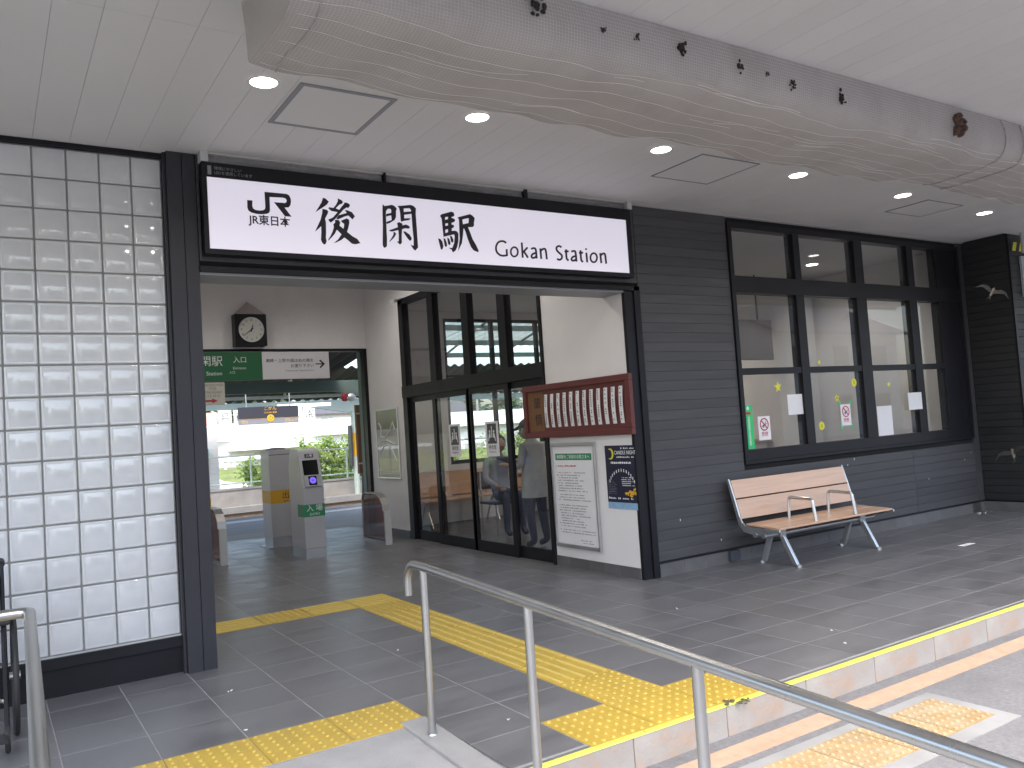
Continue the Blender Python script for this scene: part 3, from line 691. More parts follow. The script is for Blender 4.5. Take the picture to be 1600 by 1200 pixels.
for nm_, st in [('G', [[(212,163),(185,142),(145,138),(105,160),(82,215),(92,275),(130,313),(175,325),(228,318)], [(224,328),(218,240)]]), ('o', [('e', 317, 275, 45, 60)]),
 ('k', [[(412,155),(425,350)], [(487,218),(428,282)], [(440,270),(492,350)]]), ('a', [[(532,238),(568,227),(592,250),(604,360)], [(597,288),(555,302),(537,330),(550,352),(580,348),(600,326)]]),
 ('n', [[(650,230),(663,366)], [(656,262),(690,237),(718,252),(734,370)]]), ('S', [[(922,218),(892,200),(860,216),(862,255),(892,288),(925,320),(924,358),(897,377),(864,364)]]),
 ('t', [[(980,243),(988,358),(1015,384)], [(960,271),(1014,268)]]), ('a', [[(1046,272),(1083,264),(1102,285),(1114,400)], [(1107,328),(1067,341),(1050,366),(1061,387),(1090,384),(1110,366)]]),
 ('t', [[(1165,255),(1175,378),(1200,402)], [(1145,289),(1198,285)]]), ('i', [[(1240,285),(1252,410)], ('e', 1236, 240, 5, 6)]), ('o', [('e', 1335, 350, 42, 58)]),
 ('n', [[(1418,290),(1432,420)], [(1424,320),(1455,297),(1480,312),(1495,427)]])]:
    pol = []
    for s_ in st:
        if s_[0] == 'e': pol += ribbon(el(*s_[1:]), 23 if s_[3] > 10 else 14, True)
        else: pol += ribbon(s_, 25)
    mb = MB()
    for i, q in enumerate(pol):
        pts = [U(765+a/8.205, 360+b/8.205, 1, -.0888-.00002*(i % 9)) for a, b in q]; mb.quad(*pts)
    P(mb, 'roman_letter', 'ink', SG)
ctr = U(422, 346, 1, -.089); TX('sub_logo', 'JR東日本', .075, ctr, 'ink', SG, sx=.98, bold=.018)
q = U(325, 268, 1, -.0955); P(B(1.128, 1.152, -.0965, -.0955, 3.24, 3.30), 'label_mark', 'sign_grey', SG)
TX('small_print', '環境にやさしい', .026, (1.17, -.0958, 3.285), 'grey_ink', SG, align='LEFT'); TX('small_print', 'LEDを使用しています', .026, (1.17, -.0958, 3.255), 'grey_ink', SG, align='LEFT')
# clear film between the sign and the ceiling
FC = empty('bird_guard_film', (2.94, -.07, 3.325), 'clear plastic film strip closing the gap between sign and ceiling', 'plastic film')
for x in (1.085, 4.772): P(B(x, x+.05, -.1, -.02, 3.327, 3.398), 'end_post', 'trim', FC)
for a, b in ((1.14, 2.40), (2.42, 3.66), (3.70, 4.768)):
    n = 24; mb = MB()
    for i in range(n):
        x0, x1 = a+(b-a)*i/n, a+(b-a)*(i+1)/n; f0 = .012*math.sin(i*.7)+.006*math.sin(i*1.9); f1 = .012*math.sin((i+1)*.7)+.006*math.sin((i+1)*1.9)
        mb.quad((x0, -.06+f0, 3.326), (x1, -.06+f1, 3.326), (x1, -.055-f1*.6, 3.36), (x0, -.055-f0*.6, 3.36)); mb.quad((x0, -.055-f0*.6, 3.36), (x1, -.055-f1*.6, 3.36), (x1, -.05, 3.398), (x0, -.05, 3.398))
    P(mb, 'film', 'plastic_film', FC, smooth=True)
for x in (2.405, 3.665): P(B(x, x+.014 if x < 3 else x+.03, -.09, -.02, 3.3255, 3.398), 'bracket', 'black_metal', FC)
P(B(1.14, 4.77, -.075, -.04, 3.388, 3.399), 'top_rail', 'trim', FC)
# --- concourse: clock and signs
CK = empty('wall_clock', (2.98, 5.85, 2.77), 'square black wall clock with round white dial above the gates', 'clock')
P(MB().box(2.765, 3.20, 5.82, 5.999, 2.79, 3.235), 'case', 'black_metal', CK, bevel=.008)
P(MB().cyl((2.985, 5.812, 3.015), (2.985, 5.822, 3.015), .165, n=40), 'dial', 'dial', CK)
rim = [(2.985+.168*math.cos(2*math.pi*i/40), 5.813, 3.015+.168*math.sin(2*math.pi*i/40)) for i in range(41)]
P(MB().tube(rim, .008, n=6), 'rim', 'alu', CK)
for h in range(1, 13):
    a = math.pi/2-h*math.pi/6; TX('numeral', str(h), .042, (2.985+.135*math.cos(a), 5.8105, 3.015+.135*math.sin(a)), 'ink', CK)
for a, l, w in ((math.pi/2-math.radians(19), .075, .010), (math.pi/2-math.radians(231), .135, .007)):
    d = Vector((math.cos(a), 0, math.sin(a))); nn = Vector((-d.z, 0, d.x)); c0 = Vector((2.985, 5.8085, 3.015))
    P(MB().prism([c0-d*.03-nn*w, c0-d*.03+nn*w, c0+d*l+nn*w*.4, c0+d*l-nn*w*.4], 0, (0, -.001, 0)), 'hand', 'ink', CK)
P(MB().add([(2.78, 5.83, 3.237), (3.19, 5.83, 3.237), (3.19, 5.995, 3.237), (2.78, 5.995, 3.237), (2.98, 5.97, 3.43)], [(0, 1, 4), (1, 2, 4), (2, 3, 4), (3, 0, 4)]), 'bird_cover', 'cover_film', CK)
GS = empty('entrance_sign', (2.6, 5.93, 2.3), 'dark green station entrance sign with white lettering under the clock wall', 'sign')
P(B(1.2, 3.13, 5.90, 5.96, 2.32, 2.715), 'panel', 'green_sign', GS, bevel=.003)
TX('kanji', '後閑駅', .15, (2.375, 5.8985, 2.58), 'white_ink', GS); TX('roman', 'Gokan Station', .075, (2.37, 5.8985, 2.42), 'white_ink', GS)
TX('kanji', '入', .095, (2.783, 5.8985, 2.60), 'white_ink', GS); TX('kanji', '口', .095, (2.878, 5.8985, 2.60), 'white_ink', GS); TX('roman', 'Entrance', .05, (2.82, 5.8985, 2.49), 'white_ink', GS); TX('small_print', '入口', .04, (2.72, 5.8985, 2.43), 'white_ink', GS)
WS = empty('direction_sign', (3.62, 5.93, 2.3), 'white direction sign with black brush text and right arrow', 'sign')
P(B(3.135, 4.11, 5.90, 5.96, 2.325, 2.712), 'panel', 'white_sign', WS, bevel=.003)
TX('kanji', '高崎・上野方面は右の橋を', .058, (3.88, 5.8985, 2.585), 'ink', WS, align='RIGHT'); TX('kanji', 'お渡り下さい', .058, (3.88, 5.8985, 2.508), 'ink', WS, align='RIGHT')
TX('roman', 'Crossover for Takasaki & Ueno', .033, (3.88, 5.8985, 2.442), 'grey_ink', WS, align='RIGHT')
P(MB().prism([(3.905, 5.899, 2.525), (4.0, 5.899, 2.525), (3.96, 5.899, 2.485), (3.978, 5.899, 2.47), (4.045, 5.899, 2.533), (3.978, 5.899, 2.596), (3.96, 5.899, 2.58), (4.0, 5.899, 2.541), (3.905, 5.899, 2.541)], 0, (0, -.001, 0)), 'arrow', 'ink', WS)
CS = empty('crossover_sign', (2.3, 5.93, 2.0), 'cream crossover sign with red arrow hanging below the green sign', 'sign')
P(B(1.9, 2.61, 5.905, 5.955, 2.0, 2.3), 'panel', 'cream_sign', CS)
TX('roman', 'CROSSOVER\nFOR\nTAKASAKI\nU E N O', .05, (2.455, 5.9035, 2.19), 'grey_ink', CS, line=.98)
P(MB().prism([(2.25, 5.904, 2.04), (2.44, 5.904, 2.04), (2.44, 5.904, 2.02), (2.51, 5.904, 2.052), (2.44, 5.904, 2.085), (2.44, 5.904, 2.065), (2.25, 5.904, 2.065)], 0, (0, -.001, 0)), 'arrow', 'red_ink', CS)
cm = empty('security_camera', (4.55, 4.6, 3.05), 'small white security camera under the hall ceiling by the glass doors', 'camera')
P(MB().cyl((4.50, 4.45, 3.22), (4.62, 4.6, 3.27), .03, n=12), 'body', 'trim', cm, smooth=True); P(MB().cyl((4.6, 4.58, 3.26), (4.7399, 4.62, 3.3), .012, n=8), 'arm', 'sign_grey', cm)
# --- ticket gates
def flap(name, x, y0, y1, lab, far=.0):
    """tinted acrylic barrier running along the passage, hooped frame, low white front post"""
    o = empty(name, (x, (y0+y1)/2, 0), lab, 'gate barrier', 'tinted gate barriers')
    prof_ = [(y1, 0.), (y1, .56)]+[(y1-.1+.1*math.cos(a), .56+.1*math.sin(a)) for a in [math.pi/2*i/6 for i in range(1, 7)]]+[(y0+.22, .655), (y0+.1, .60), (y0+.03, .52), (y0+.01, .44)]
    w = .05; mb = MB(); n = len(prof_)
    for i in range(n-1):
        (ya, za), (yb, zb) = prof_[i], prof_[i+1]; d = Vector((0, yb-ya, zb-za)).normalized(); nn = Vector((0, -d.z, d.y))*.012
        mb.add([(x-w, ya, za), (x+w, ya, za), (x+w, yb, zb), (x-w, yb, zb), (x-w, ya-nn.y*-1, za+nn.z*-1), (x+w, ya+nn.y, za-nn.z), (x+w, yb+nn.y, zb-nn.z), (x-w, yb+nn.y, zb-nn.z)], [(0, 1, 2, 3), (4, 7, 6, 5), (0, 4, 5, 1), (2, 6, 7, 3), (1, 5, 6, 2), (0, 3, 7, 4)])
    P(mb, 'hoop', 'acrylic_frame', o)
    for s_ in (-1, 1):
        poly = [(x+s_*.038, a, b) for a, b in [(p[0]-.014 if i < 3 else p[0], p[1]-.014) for i, p in enumerate(prof_)]]+[(x+s_*.038, y0+.01, .06)]
        poly[0] = (x+s_*.038, y1-.014, .06)
        P(MB().prism(poly, 0, (.004, 0, 0)), 'acrylic_panel', 'brown_acrylic', o)
    P(B(x-.045, x+.045, y0-.03, y0+.008, 0, .44), 'front_post', 'trim', o, bevel=.006)
    P(B(x-.05, x+.05, y0+.009, y1-.013, 0, .05), 'foot', 'gate_steel', o)
    return o
flap('gate_barrier', 4.26, 4.47, 5.2, 'low brown tinted gate barrier standing beside the framed landscape picture')
flap('gate_barrier', 2.215, 4.70, 5.40, 'low brown tinted gate barrier half hidden behind the entrance pillar')
flap('gate_barrier', 3.50, 4.95, 5.6, 'low brown tinted gate barrier between the two tall middle gate posts')
G1 = empty('entry_gate', (3.2, 4.5, 0), 'grey card reader gate post with green entry band and glowing blue disc', 'ticket gate')
side = [(3.07, 4.22, .12), (3.07, 4.22, .86), (3.07, 4.35, 1.30), (3.07, 4.375, 1.33), (3.07, 4.60, 1.335), (3.07, 4.68, 1.29), (3.07, 4.75, 1.1), (3.07, 4.75, .12)]
P(MB().prism(side, 0, (.265, 0, 0)), 'body', 'gate_panel', G1, bevel=.008)
P(B(3.078, 3.327, 4.228, 4.742, 0, .1195), 'plinth', 'gate_steel', G1)
P(MB().box(3.0695, 3.3355, 4.2190, 4.2195, .505, .655).box(3.0692, 3.0698, 4.2195, 4.45, .505, .655), 'entry_band', 'green_label', G1)
TX('kanji', '入 場', .09, (3.205, 4.218, .605), 'white_ink', G1); TX('roman', 'ENTRY', .042, (3.205, 4.218, .532), 'white_ink', G1)
sl_ = Vector((0, .13, .44)).normalized(); nn = Vector((0, -sl_.z, sl_.y)); o0 = Vector((3.2025, 4.22, .86))
def onslope(x0, x1, s0, s1, d0, d1): 
    pts = [o0+EX*a+sl_*b+nn*d0 for a, b in ((x0, s0), (x1, s0), (x1, s1), (x0, s1))]; return MB().prism(pts, 0, nn*(d1-d0))
P(onslope(-.095, .095, .155, .345, .0005, .006), 'screen', 'screen', G1, bevel=.002)
P(onslope(-.105, .105, .0, .15, .0005, .02), 'reader', 'gate_steel', G1, bevel=.004)
P(onslope(-.05, .05, .02, .135, .0205, .023), 'reader_plate', 'screen', G1)
c0 = o0+sl_*.082+nn*.0232; P(MB().cyl(c0, c0+nn*.002, .042, n=24), 'reader_disc', 'reader_glow', G1); P(MB().cyl(c0+nn*.002, c0+nn*.003, .008, n=10), 'disc_hub', 'screen', G1)
P(onslope(-.055, .055, .375, .425, .0005, .002), 'label_plate', 'sign_dark', G1)
TX('kanji', '入場', .04, o0+sl_*.40+nn*.003, 'white_ink', G1, ay=sl_)
P(MB().tube([o0+EX*-.09+nn*.022+sl_*.012, o0+EX*.09+nn*.022+sl_*.012], .008, n=8), 'tray', 'gate_steel', G1)
def tall(name, x0, y0, lab):
    o = empty(name, (x0+.16, y0+.2, 0), lab, 'ticket gate')
    P(MB().box(x0, x0+.315, y0, y0+.40, .14, 1.33), 'body', 'gate_panel', o, bevel=.006); P(B(x0+.008, x0+.307, y0+.008, y0+.392, .0, .1395), 'plinth', 'gate_steel', o)
    P(B(x0-.06, x0+.36, y0-.03, y0+.43, .0, .012), 'foot_plate', 'gate_steel', o)
    P(B(x0-.0006, x0+.3156, y0-.0006, y0+.4, .60, .78), 'exit_band', 'orange_band', o); TX('kanji', '出', .11, (x0+.21, y0-.0012, .70), 'ink', o); TX('roman', 'EXIT', .03, (x0+.21, y0-.0012, .625), 'ink', o)
    P(MB().ball((x0+.16, y0+.2, 1.33), .14, .17, .035, n=16), 'top_dome', 'sign_grey', o, smooth=True)
    P(B(x0+.001, x0+.314, y0-.001, y0+.3, 1.262, 1.27), 'seam', 'ink', o); P(B(x0-.002, x0, y0+.05, y0+.08, .87, .91), 'lock', 'trim', o)
tall('exit_gate', 3.10, 5.70, 'tall grey exit gate post with orange band behind the entry reader'); tall('exit_gate', 1.95, 5.46, 'tall grey exit gate post with orange band half hidden by the entrance pillar')
# --- things on the concourse side wall
HB = empty('poem_board', (XS-.03, .85, 1.3), 'dark red wooden board with twelve white paper strips and brush writing', 'board')
y0, y1, z0, z1 = -.03, 1.715, 1.30, 1.85
P(MB().box(XS-.045, XS-.002, y0, y1, z0, z0+.06).box(XS-.045, XS-.002, y0, y1, z1-.06, z1).box(XS-.045, XS-.002, y0, y0+.06, z0+.06, z1-.06).box(XS-.045, XS-.002, y1-.06, y1, z0+.06, z1-.06), 'frame', 'red_wood', HB, bevel=.006)
P(B(XS-.022, XS-.002, y0+.06, y1-.06, z0+.06, z1-.06), 'backboard', 'red_wood', HB); P(B(XS-.0235, XS-.0221, 1.36, 1.64, z0+.07, z1-.07), 'title_board', 'brown_wood', HB)
TX('brush_title', '旅', .13, (XS-.025, 1.47, 1.66), 'ink', HB, **SIDE); TX('brush_title', '情', .13, (XS-.025, 1.46, 1.48), 'ink', HB, **SIDE)
rs = random.Random(4)
for i in range(12):
    y = 1.335-.1085*i; mb = MB()
    for s_ in range(6):
        za, zb = 1.405+.34*s_/6, 1.405+.34*(s_+1)/6; fa = .010*math.sin(math.pi*s_/6); fb = .010*math.sin(math.pi*(s_+1)/6)
        mb.quad((XS-.024-fa, y, za), (XS-.024-fa, y-.055, za), (XS-.024-fb, y-.055, zb), (XS-.024-fb, y, zb))
    s_ = P(mb, 'paper_strip', 'paper', HB)
    mb = MB(); z = 1.73
    while z > 1.43:
        if rs.random() < .7: mb.box(XS-.0365, XS-.036, y-.035, y-.02, z-.012, z)
        z -= .02
    P(mb, 'brush_marks', 'grey_ink', HB)['kind'] = 'stuff'
NB = empty('notice_board', (XS-.02, .92, .2), 'tall silver framed notice board with green heading beside the glass doors', 'notice board')
y0, y1, z0, z1 = .57, 1.285, .20, 1.245
P(MB().box(XS-.028, XS-.002, y0, y1, z0, z0+.035).box(XS-.028, XS-.002, y0, y1, z1-.035, z1).box(XS-.028, XS-.002, y0, y0+.022, z0+.035, z1-.035).box(XS-.028, XS-.002, y1-.022, y1, z0+.035, z1-.035), 'frame', 'alu', NB, bevel=.004)
P(B(XS-.012, XS-.003, y0+.022, y1-.022, z0+.035, z1-.035), 'sheet', 'paper', NB)
P(B(XS-.0135, XS-.0121, y0+.06, y1-.06, 1.07, 1.135), 'heading', 'green_label', NB); TX('heading_text', '後閑駅をご利用のお客さまへ', .042, (XS-.0145, .93, 1.10), 'white_ink', NB, **SIDE)
rl = random.Random(8)
def pl_lines(n, w, yy, zz, pitch, th, m, par, xx=XS-.0122, rag=.35, ind=.03):
    o = lines(rl, n, w, (xx, yy, zz), -EY, EZ, pitch, th, 'print_lines', m, par, -EX, rag, ind); o.data.transform(Matrix.Translation(-par.location)); return o
pl_lines(1, .56, 1.23, 1.005, .03, .016, 'red_ink', NB)
for z, n in ((.94, 8), (.72, 3), (.615, 9), (.37, 2)): pl_lines(n, .58 if n < 5 else .5, 1.215, z, .026, .011, 'grey_ink', NB)
pl_lines(2, .28, .9, .28, .024, .010, 'grey_ink', NB, ind=.1)
PO = empty('event_poster', (XS-.005, .225, .62), 'dark blue night event poster with crescent moon taped on the white wall', 'poster')
y0, y1 = .02, .43
P(B(XS-.005, XS-.002, y0, y1, .68, 1.203), 'sheet', 'navy', PO); P(B(XS-.0045, XS-.002, y0-.003, y1-.002, .62, .6799), 'lower_band', 'blue_print', PO)
TX('title', 'CANDLE NIGHT', .05, (XS-.006, .145, 1.135), 'white_ink', PO, sx=.82, **SIDE)
cr = [(math.cos(a), math.sin(a)) for a in [-2.2+4.4*i/14 for i in range(15)]]; inn = [(.25+.8*math.cos(a)-.55, .8*math.sin(a)) for a in [1.9-3.8*i/12 for i in range(13)]]
P(MB().prism([(XS-.0056, .35-.045*a+.0, 1.125+.052*b) for a, b in cr+inn], 0, (-.0004, 0, 0)), 'moon', 'yellow_sticker', PO)
pl_lines(1, .2, .2, 1.17, .02, .014, 'white_ink', PO, XS-.0052, .1, 0); pl_lines(1, .27, .29, 1.09, .02, .014, 'white_ink', PO, XS-.0052, .05, 0); pl_lines(1, .3, .38, 1.035, .02, .02, 'white_ink', PO, XS-.0052, .1, 0)
mb = MB()
for i in range(13):
    mb = MB(); a = math.radians(155-130*i/12); cy, cz = .21-.19*math.cos(a), .80+.175*math.sin(a); mb.prism([(XS-.0058, cy+.005, cz-.014), (XS-.0058, cy-.005, cz-.014), (XS-.0058, cy-.005, cz+.014), (XS-.0058, cy+.005, cz+.014)], 0, (-.0003, 0, 0)); P(mb, 'candle', 'white_ink', PO)
pl_lines(5, .2, .22, .905, .018, .009, 'white_ink', PO, XS-.0052, .4, 0); pl_lines(8, .13, .41, .87, .016, .006, 'grey_ink', PO, XS-.0052, .3, 0); pl_lines(1, .37, .41, .71, .02, .018, 'white_ink', PO, XS-.0052, .02, 0)
mb = MB(); rr_ = random.Random(2)
for i in range(40):
    yy, zz = .1+max(-.07, min(.07, rr_.gauss(0, .04))), .775+max(-.035, min(.035, rr_.gauss(0, .016))); mb.cyl((XS-.0056-.00004*i, yy, zz), (XS-.0058-.00004*i, yy, zz), .009, n=7)
P(mb, 'candle_photo', 'gold_ink', PO)
FPIC = empty('framed_picture', (XS-.02, 5.38, .8), 'glossy framed landscape picture on the white wall beside the gates', 'picture')
P(MB().box(XS-.02, XS-.002, 4.98, 5.76, .81, .83).box(XS-.02, XS-.002, 4.98, 5.76, 1.80, 1.82).box(XS-.02, XS-.002, 4.98, 5.0, .83, 1.80).box(XS-.02, XS-.002, 5.74, 5.76, .83, 1.80), 'frame', 'alu', FPIC)
P(B(XS-.008, XS-.003, 5.0, 5.74, .83, 1.10), 'print', 'cream_sign', FPIC); P(B(XS-.008, XS-.003, 5.0, 5.74, 1.1002, 1.52), 'print', 'building_grey', FPIC); P(B(XS-.008, XS-.003, 5.0, 5.74, 1.5202, 1.80), 'print', 'grass', FPIC)
for pts in ([(5.68, 1.15), (5.5, 1.28), (5.35, 1.3), (5.2, 1.2), (5.08, 1.05)], [(5.66, 1.62), (5.58, 1.55), (5.6, 1.42), (5.45, 1.40), (5.3, 1.46), (5.16, 1.62), (5.1, 1.5)], [(5.66, 1.34), (5.4, 1.36), (5.1, 1.30)]):
    P(MB().tube([(XS-.009, a, b) for a, b in pts], .012, n=6), 'river_line', 'white_ink', FPIC, smooth=True)
P(B(XS-.012, XS-.0105, 5.0, 5.74, .83, 1.80), 'glazing', 'clock_glass', FPIC)
for yc, lab in ((3.35, 'white waiting room sign with seated figures on the second sliding door'), (2.455, 'white waiting room sign with seated figures on the third sliding door')):
    d = empty('door_sign', (XS-.02, yc, 1.12), lab, 'sign', 'waiting room signs')
    P(B(XS-.008, XS-.0035, yc-.14, yc+.14, 1.115, 1.515), 'sheet', 'paper', d); P(B(XS-.0095, XS-.0081, yc-.10, yc+.10, 1.26, 1.49), 'pictogram_panel', 'sign_dark', d)
    mb = MB()
    for s_ in (-1, 1): mb.cyl((XS-.0105, yc+s_*.045, 1.40), (XS-.0100, yc+s_*.045, 1.40), .016, n=10); mb.prism([(XS-.010, yc+s_*.03, 1.38), (XS-.010, yc+s_*.06, 1.38), (XS-.010, yc+s_*.085, 1.29), (XS-.010, yc+s_*.07, 1.29), (XS-.010, yc+s_*.06, 1.325), (XS-.010, yc+s_*.03, 1.33)], 0, (-.0005, 0, 0))
    mb.box(XS-.0105, XS-.0100, yc-.008, yc+.008, 1.33, 1.46)
    P(mb, 'pictogram', 'white_ink', d); TX('kanji', '待合室', .055, (XS-.009, yc, 1.215), 'ink', d, **SIDE); TX('roman', 'Waiting Room', .026, (XS-.009, yc, 1.165), 'grey_ink', d, **SIDE)
# --- stickers on the front window
YW = .0185
def sheet(name, x0, x1, z0, z1, m, lab, cat, grp=None, tilt=0, y=YW):
    o = empty(name, ((x0+x1)/2, y, z0), lab, cat, grp); P(B(x0, x1, y-.001, y, z0, z1), 'sheet', m, o); return o
sheet('paper_sheet', 6.868, 7.148, 1.372, 1.583, 'paper', 'plain square white paper taped beside the big yellow star sticker', 'paper'); sheet('paper_sheet', 8.383, 8.664, 1.06, 1.398, 'paper', 'plain tall white paper standing at the bottom of the glass', 'paper'); sheet('paper_sheet', 8.96, 9.235, 1.33, 1.531, 'paper', 'plain small white paper overlapping the mullion', 'paper', y=-.013)
def nosmoke(xc, zc, w, h, lab):
    o = sheet('no_smoking_sign', xc-w/2, xc+w/2, zc-h/2, zc+h/2, 'paper', lab, 'sign', 'no smoking signs')
    y = YW-.0015; cz = zc+h*.16; r = w*.33
    P(MB().tube([(xc+r*math.cos(2*math.pi*i/28), y, cz+r*math.sin(2*math.pi*i/28)) for i in range(29)], w*.035, n=5), 'ring', 'red_ink', o)
    P(MB().tube([(xc-r*.7, y-.001, cz+r*.7), (xc+r*.7, y-.001, cz-r*.7)], w*.035, n=5), 'bar', 'red_ink', o)
    P(MB().tube([(xc-r*.6, y, cz-r*.35), (xc+r*.15, y, cz), (xc+r*.55, y, cz+r*.1)], w*.028, n=5).tube([(xc-r*.1, y, cz-r*.1), (xc-r*.2, y, cz-r*.6)], w*.028, n=5).tube([(xc+r*.45, y, cz+r*.2), (xc+r*.3, y, cz+r*.4), (xc+r*.45, y, cz+r*.6)], w*.012, n=4), 'cigarette_hand', 'ink', o)
    TX('kanji', '禁煙', w*.28, (xc, y, zc-h*.26), 'red_ink', o)
    return o
nosmoke(6.482, 1.257, .178, .24, 'white no smoking sign beside the vertical green sticker'); n2 = nosmoke(7.815, 1.329, .172, .232, 'white no smoking sign held with green tape near the small star')
for x, z in ((7.722, 1.462), (7.908, 1.462), (7.722, 1.195), (7.908, 1.195)): P(B(x-.015, x+.015, YW-.0018, YW-.0005, z-.02, z+.02), 'tape', 'green_tape', n2)
gt = sheet('green_sticker', 6.203, 6.322, 1.062, 1.50, 'green_tape', 'tall bright green sticker with white vertical lettering on the window corner', 'sticker')
TX('vertical_text', '\n'.join('受動喫煙防止対策実施中'), .031, (6.264, YW-.0016, 1.235), 'white_ink', gt, line=.86)
P(MB().cyl((6.258, YW-.0022, 1.468), (6.258, YW-.0012, 1.468), .02, n=5), 'emblem', 'white_ink', gt); P(B(6.228, 6.296, YW-.0022, YW-.0012, 1.405, 1.43), 'red_mark', 'red_ink', gt)
def star(x, z, r, lab, hole=False):
    pts = [(x+rr*math.cos(math.pi/2+math.pi*i/5+.1), YW, z+rr*math.sin(math.pi/2+math.pi*i/5+.1)) for i in range(10) for rr in [r if i % 2 == 0 else r*.42]]
    o = empty('star_sticker', (x, YW, z), lab, 'sticker', 'yellow stickers'); P(MB().prism(pts, 0, (0, -.001, 0)), 'star', 'yellow_sticker', o)
    if hole: P(MB().cyl((x, YW-.0016, z), (x, YW-.0011, z), r*.22, n=8), 'face', 'ink', o)
star(6.738, 1.668, .062, 'large plain yellow star sticker above the square paper'); star(7.683, 1.52, .05, 'yellow star sticker with dark face above the no smoking sign', True); star(7.432, 1.915, .036, 'small yellow star sticker just above the middle sash bar'); star(8.652, 1.641, .036, 'small yellow star sticker above the tall white paper')
for x, z, lab in ((8.007, 1.68, 'round yellow sticker high beside the wide mullion'), (7.388, 1.23, 'round yellow sticker low beside the first mullion')):
    o = empty('round_sticker', (x, YW, z), lab, 'sticker', 'yellow stickers'); P(MB().cyl((x, YW, z), (x, YW-.001, z), .046, n=20), 'disc', 'yellow_sticker', o)
    P(MB().tube([(x-.012, YW-.0016, z+.015), (x+.012, YW-.0016, z+.008), (x-.008, YW-.0016, z-.004), (x+.012, YW-.0016, z-.016)], .003, n=4), 'mark', 'ink', o)
# --- bench
BN = empty('bench', (6.67, -.36, 0), 'wooden slat bench with aluminium frame and two armrests against the siding', 'bench')
bx0, bx1 = 5.80, 7.54
def slat(p0, p1, th, name):      # profile from p0 to p1 in (y,z), extruded along the bench
    d = Vector((0, p1[0]-p0[0], p1[1]-p0[1])).normalized(); nn = Vector((0, -d.z, d.y))*th
    a = Vector((bx0+.02, *p0)); b = Vector((bx0+.02, *p1)); P(MB().prism([a, b, b+nn, a+nn], 0, (bx1-bx0-.04, 0, 0)), name, 'wood', BN, bevel=.005)
slat((-.635, .352), (-.42, .362), .018, 'seat_slat'); slat((-.41, .362), (-.24, .372), .018, 'seat_slat')
slat((-.175, .425), (-.125, .605), .018, 'back_slat'); slat((-.122, .615), (-.075, .785), .018, 'back_slat')
for x in (bx0, bx1-.018):
    pth = [(-.64, .345), (-.5, .33), (-.34, .325), (-.235, .34), (-.19, .385), (-.165, .45), (-.115, .63), (-.068, .80)]
    mb = MB(); n = len(pth)
    w = [.012, .026, .034, .03, .024, .019, .018, .013]
    lo, hi = [], []
    for i, (y, z) in enumerate(pth):
        a = pth[max(i-1, 0)]; b = pth[min(i+1, n-1)]; d = Vector((b[0]-a[0], b[1]-a[1])).normalized(); nn = Vector((-d.y, d.x))
        lo.append((x, y-nn.x*w[i], z-nn.y*w[i])); hi.append((x, y+nn.x*w[i], z+nn.y*w[i]))
    P(mb.prism(lo+hi[::-1], 0, (.018, 0, 0)), 'side_frame', 'alu', BN, bevel=.003)
P(MB().cyl((bx0-.01, -.36, .29), (bx1-.1, -.36, .29), .022, n=10), 'beam', 'gate_steel', BN, smooth=True); P(MB().cyl((bx0-.01, -.46, .29), (bx1-.1, -.46, .29), .022, n=10), 'beam', 'gate_steel', BN, smooth=True)
for x in (6.02, 7.22):
    for ya, yb in ((-.47, -.62), (-.36, -.25)):
        s_ = -1 if yb < ya else 1
        P(MB().prism([(x-.018, ya-.025, .30), (x+.018, ya-.025, .30), (x+.018, ya+.025, .30), (x-.018, ya+.025, .30)], 0, (0, yb-ya, -.285)), 'leg', 'alu', BN, bevel=.004)
        P(MB().cyl((x, yb+s_*.025, 0), (x, yb+s_*.025, .022), .026, n=14), 'foot', 'alu', BN, smooth=True)
    P(B(x-.04, x+.04, -.50, -.32, .262, .345), 'bracket', 'gate_steel', BN, bevel=.006)
for x in (6.37, 6.97):
    pts = [(x, -.60, .37)]+[Vector((x, -.575+.03-.03*math.cos(a), .545+.03*math.sin(a))) for a in [math.pi/2*i/4 for i in range(5)]]+[Vector((x, -.33+.03*math.sin(a), .585-.03+.03*math.cos(a))) for a in [math.pi/2*i/4 for i in range(5)]]+[(x, -.29, .38)]
    P(MB().tube(pts, .016, n=8), 'armrest', 'alu', BN, smooth=True)
put(MB().box(5.80, 5.93, -.045, -.0045, .02, .115).build('outlet_box', 'outlet_blue', bevel=.004), 'small dark blue outlet box on the skirting under the bench', 'outlet box')
p = U(1510, 851, 2, 0); put(MB().box(p.x-.11, p.x+.11, p.y-.03, p.y+.03, .0002, .0015).build('floor_label', 'paper'), 'small pale label strip stuck on the grey floor tiles', 'label')
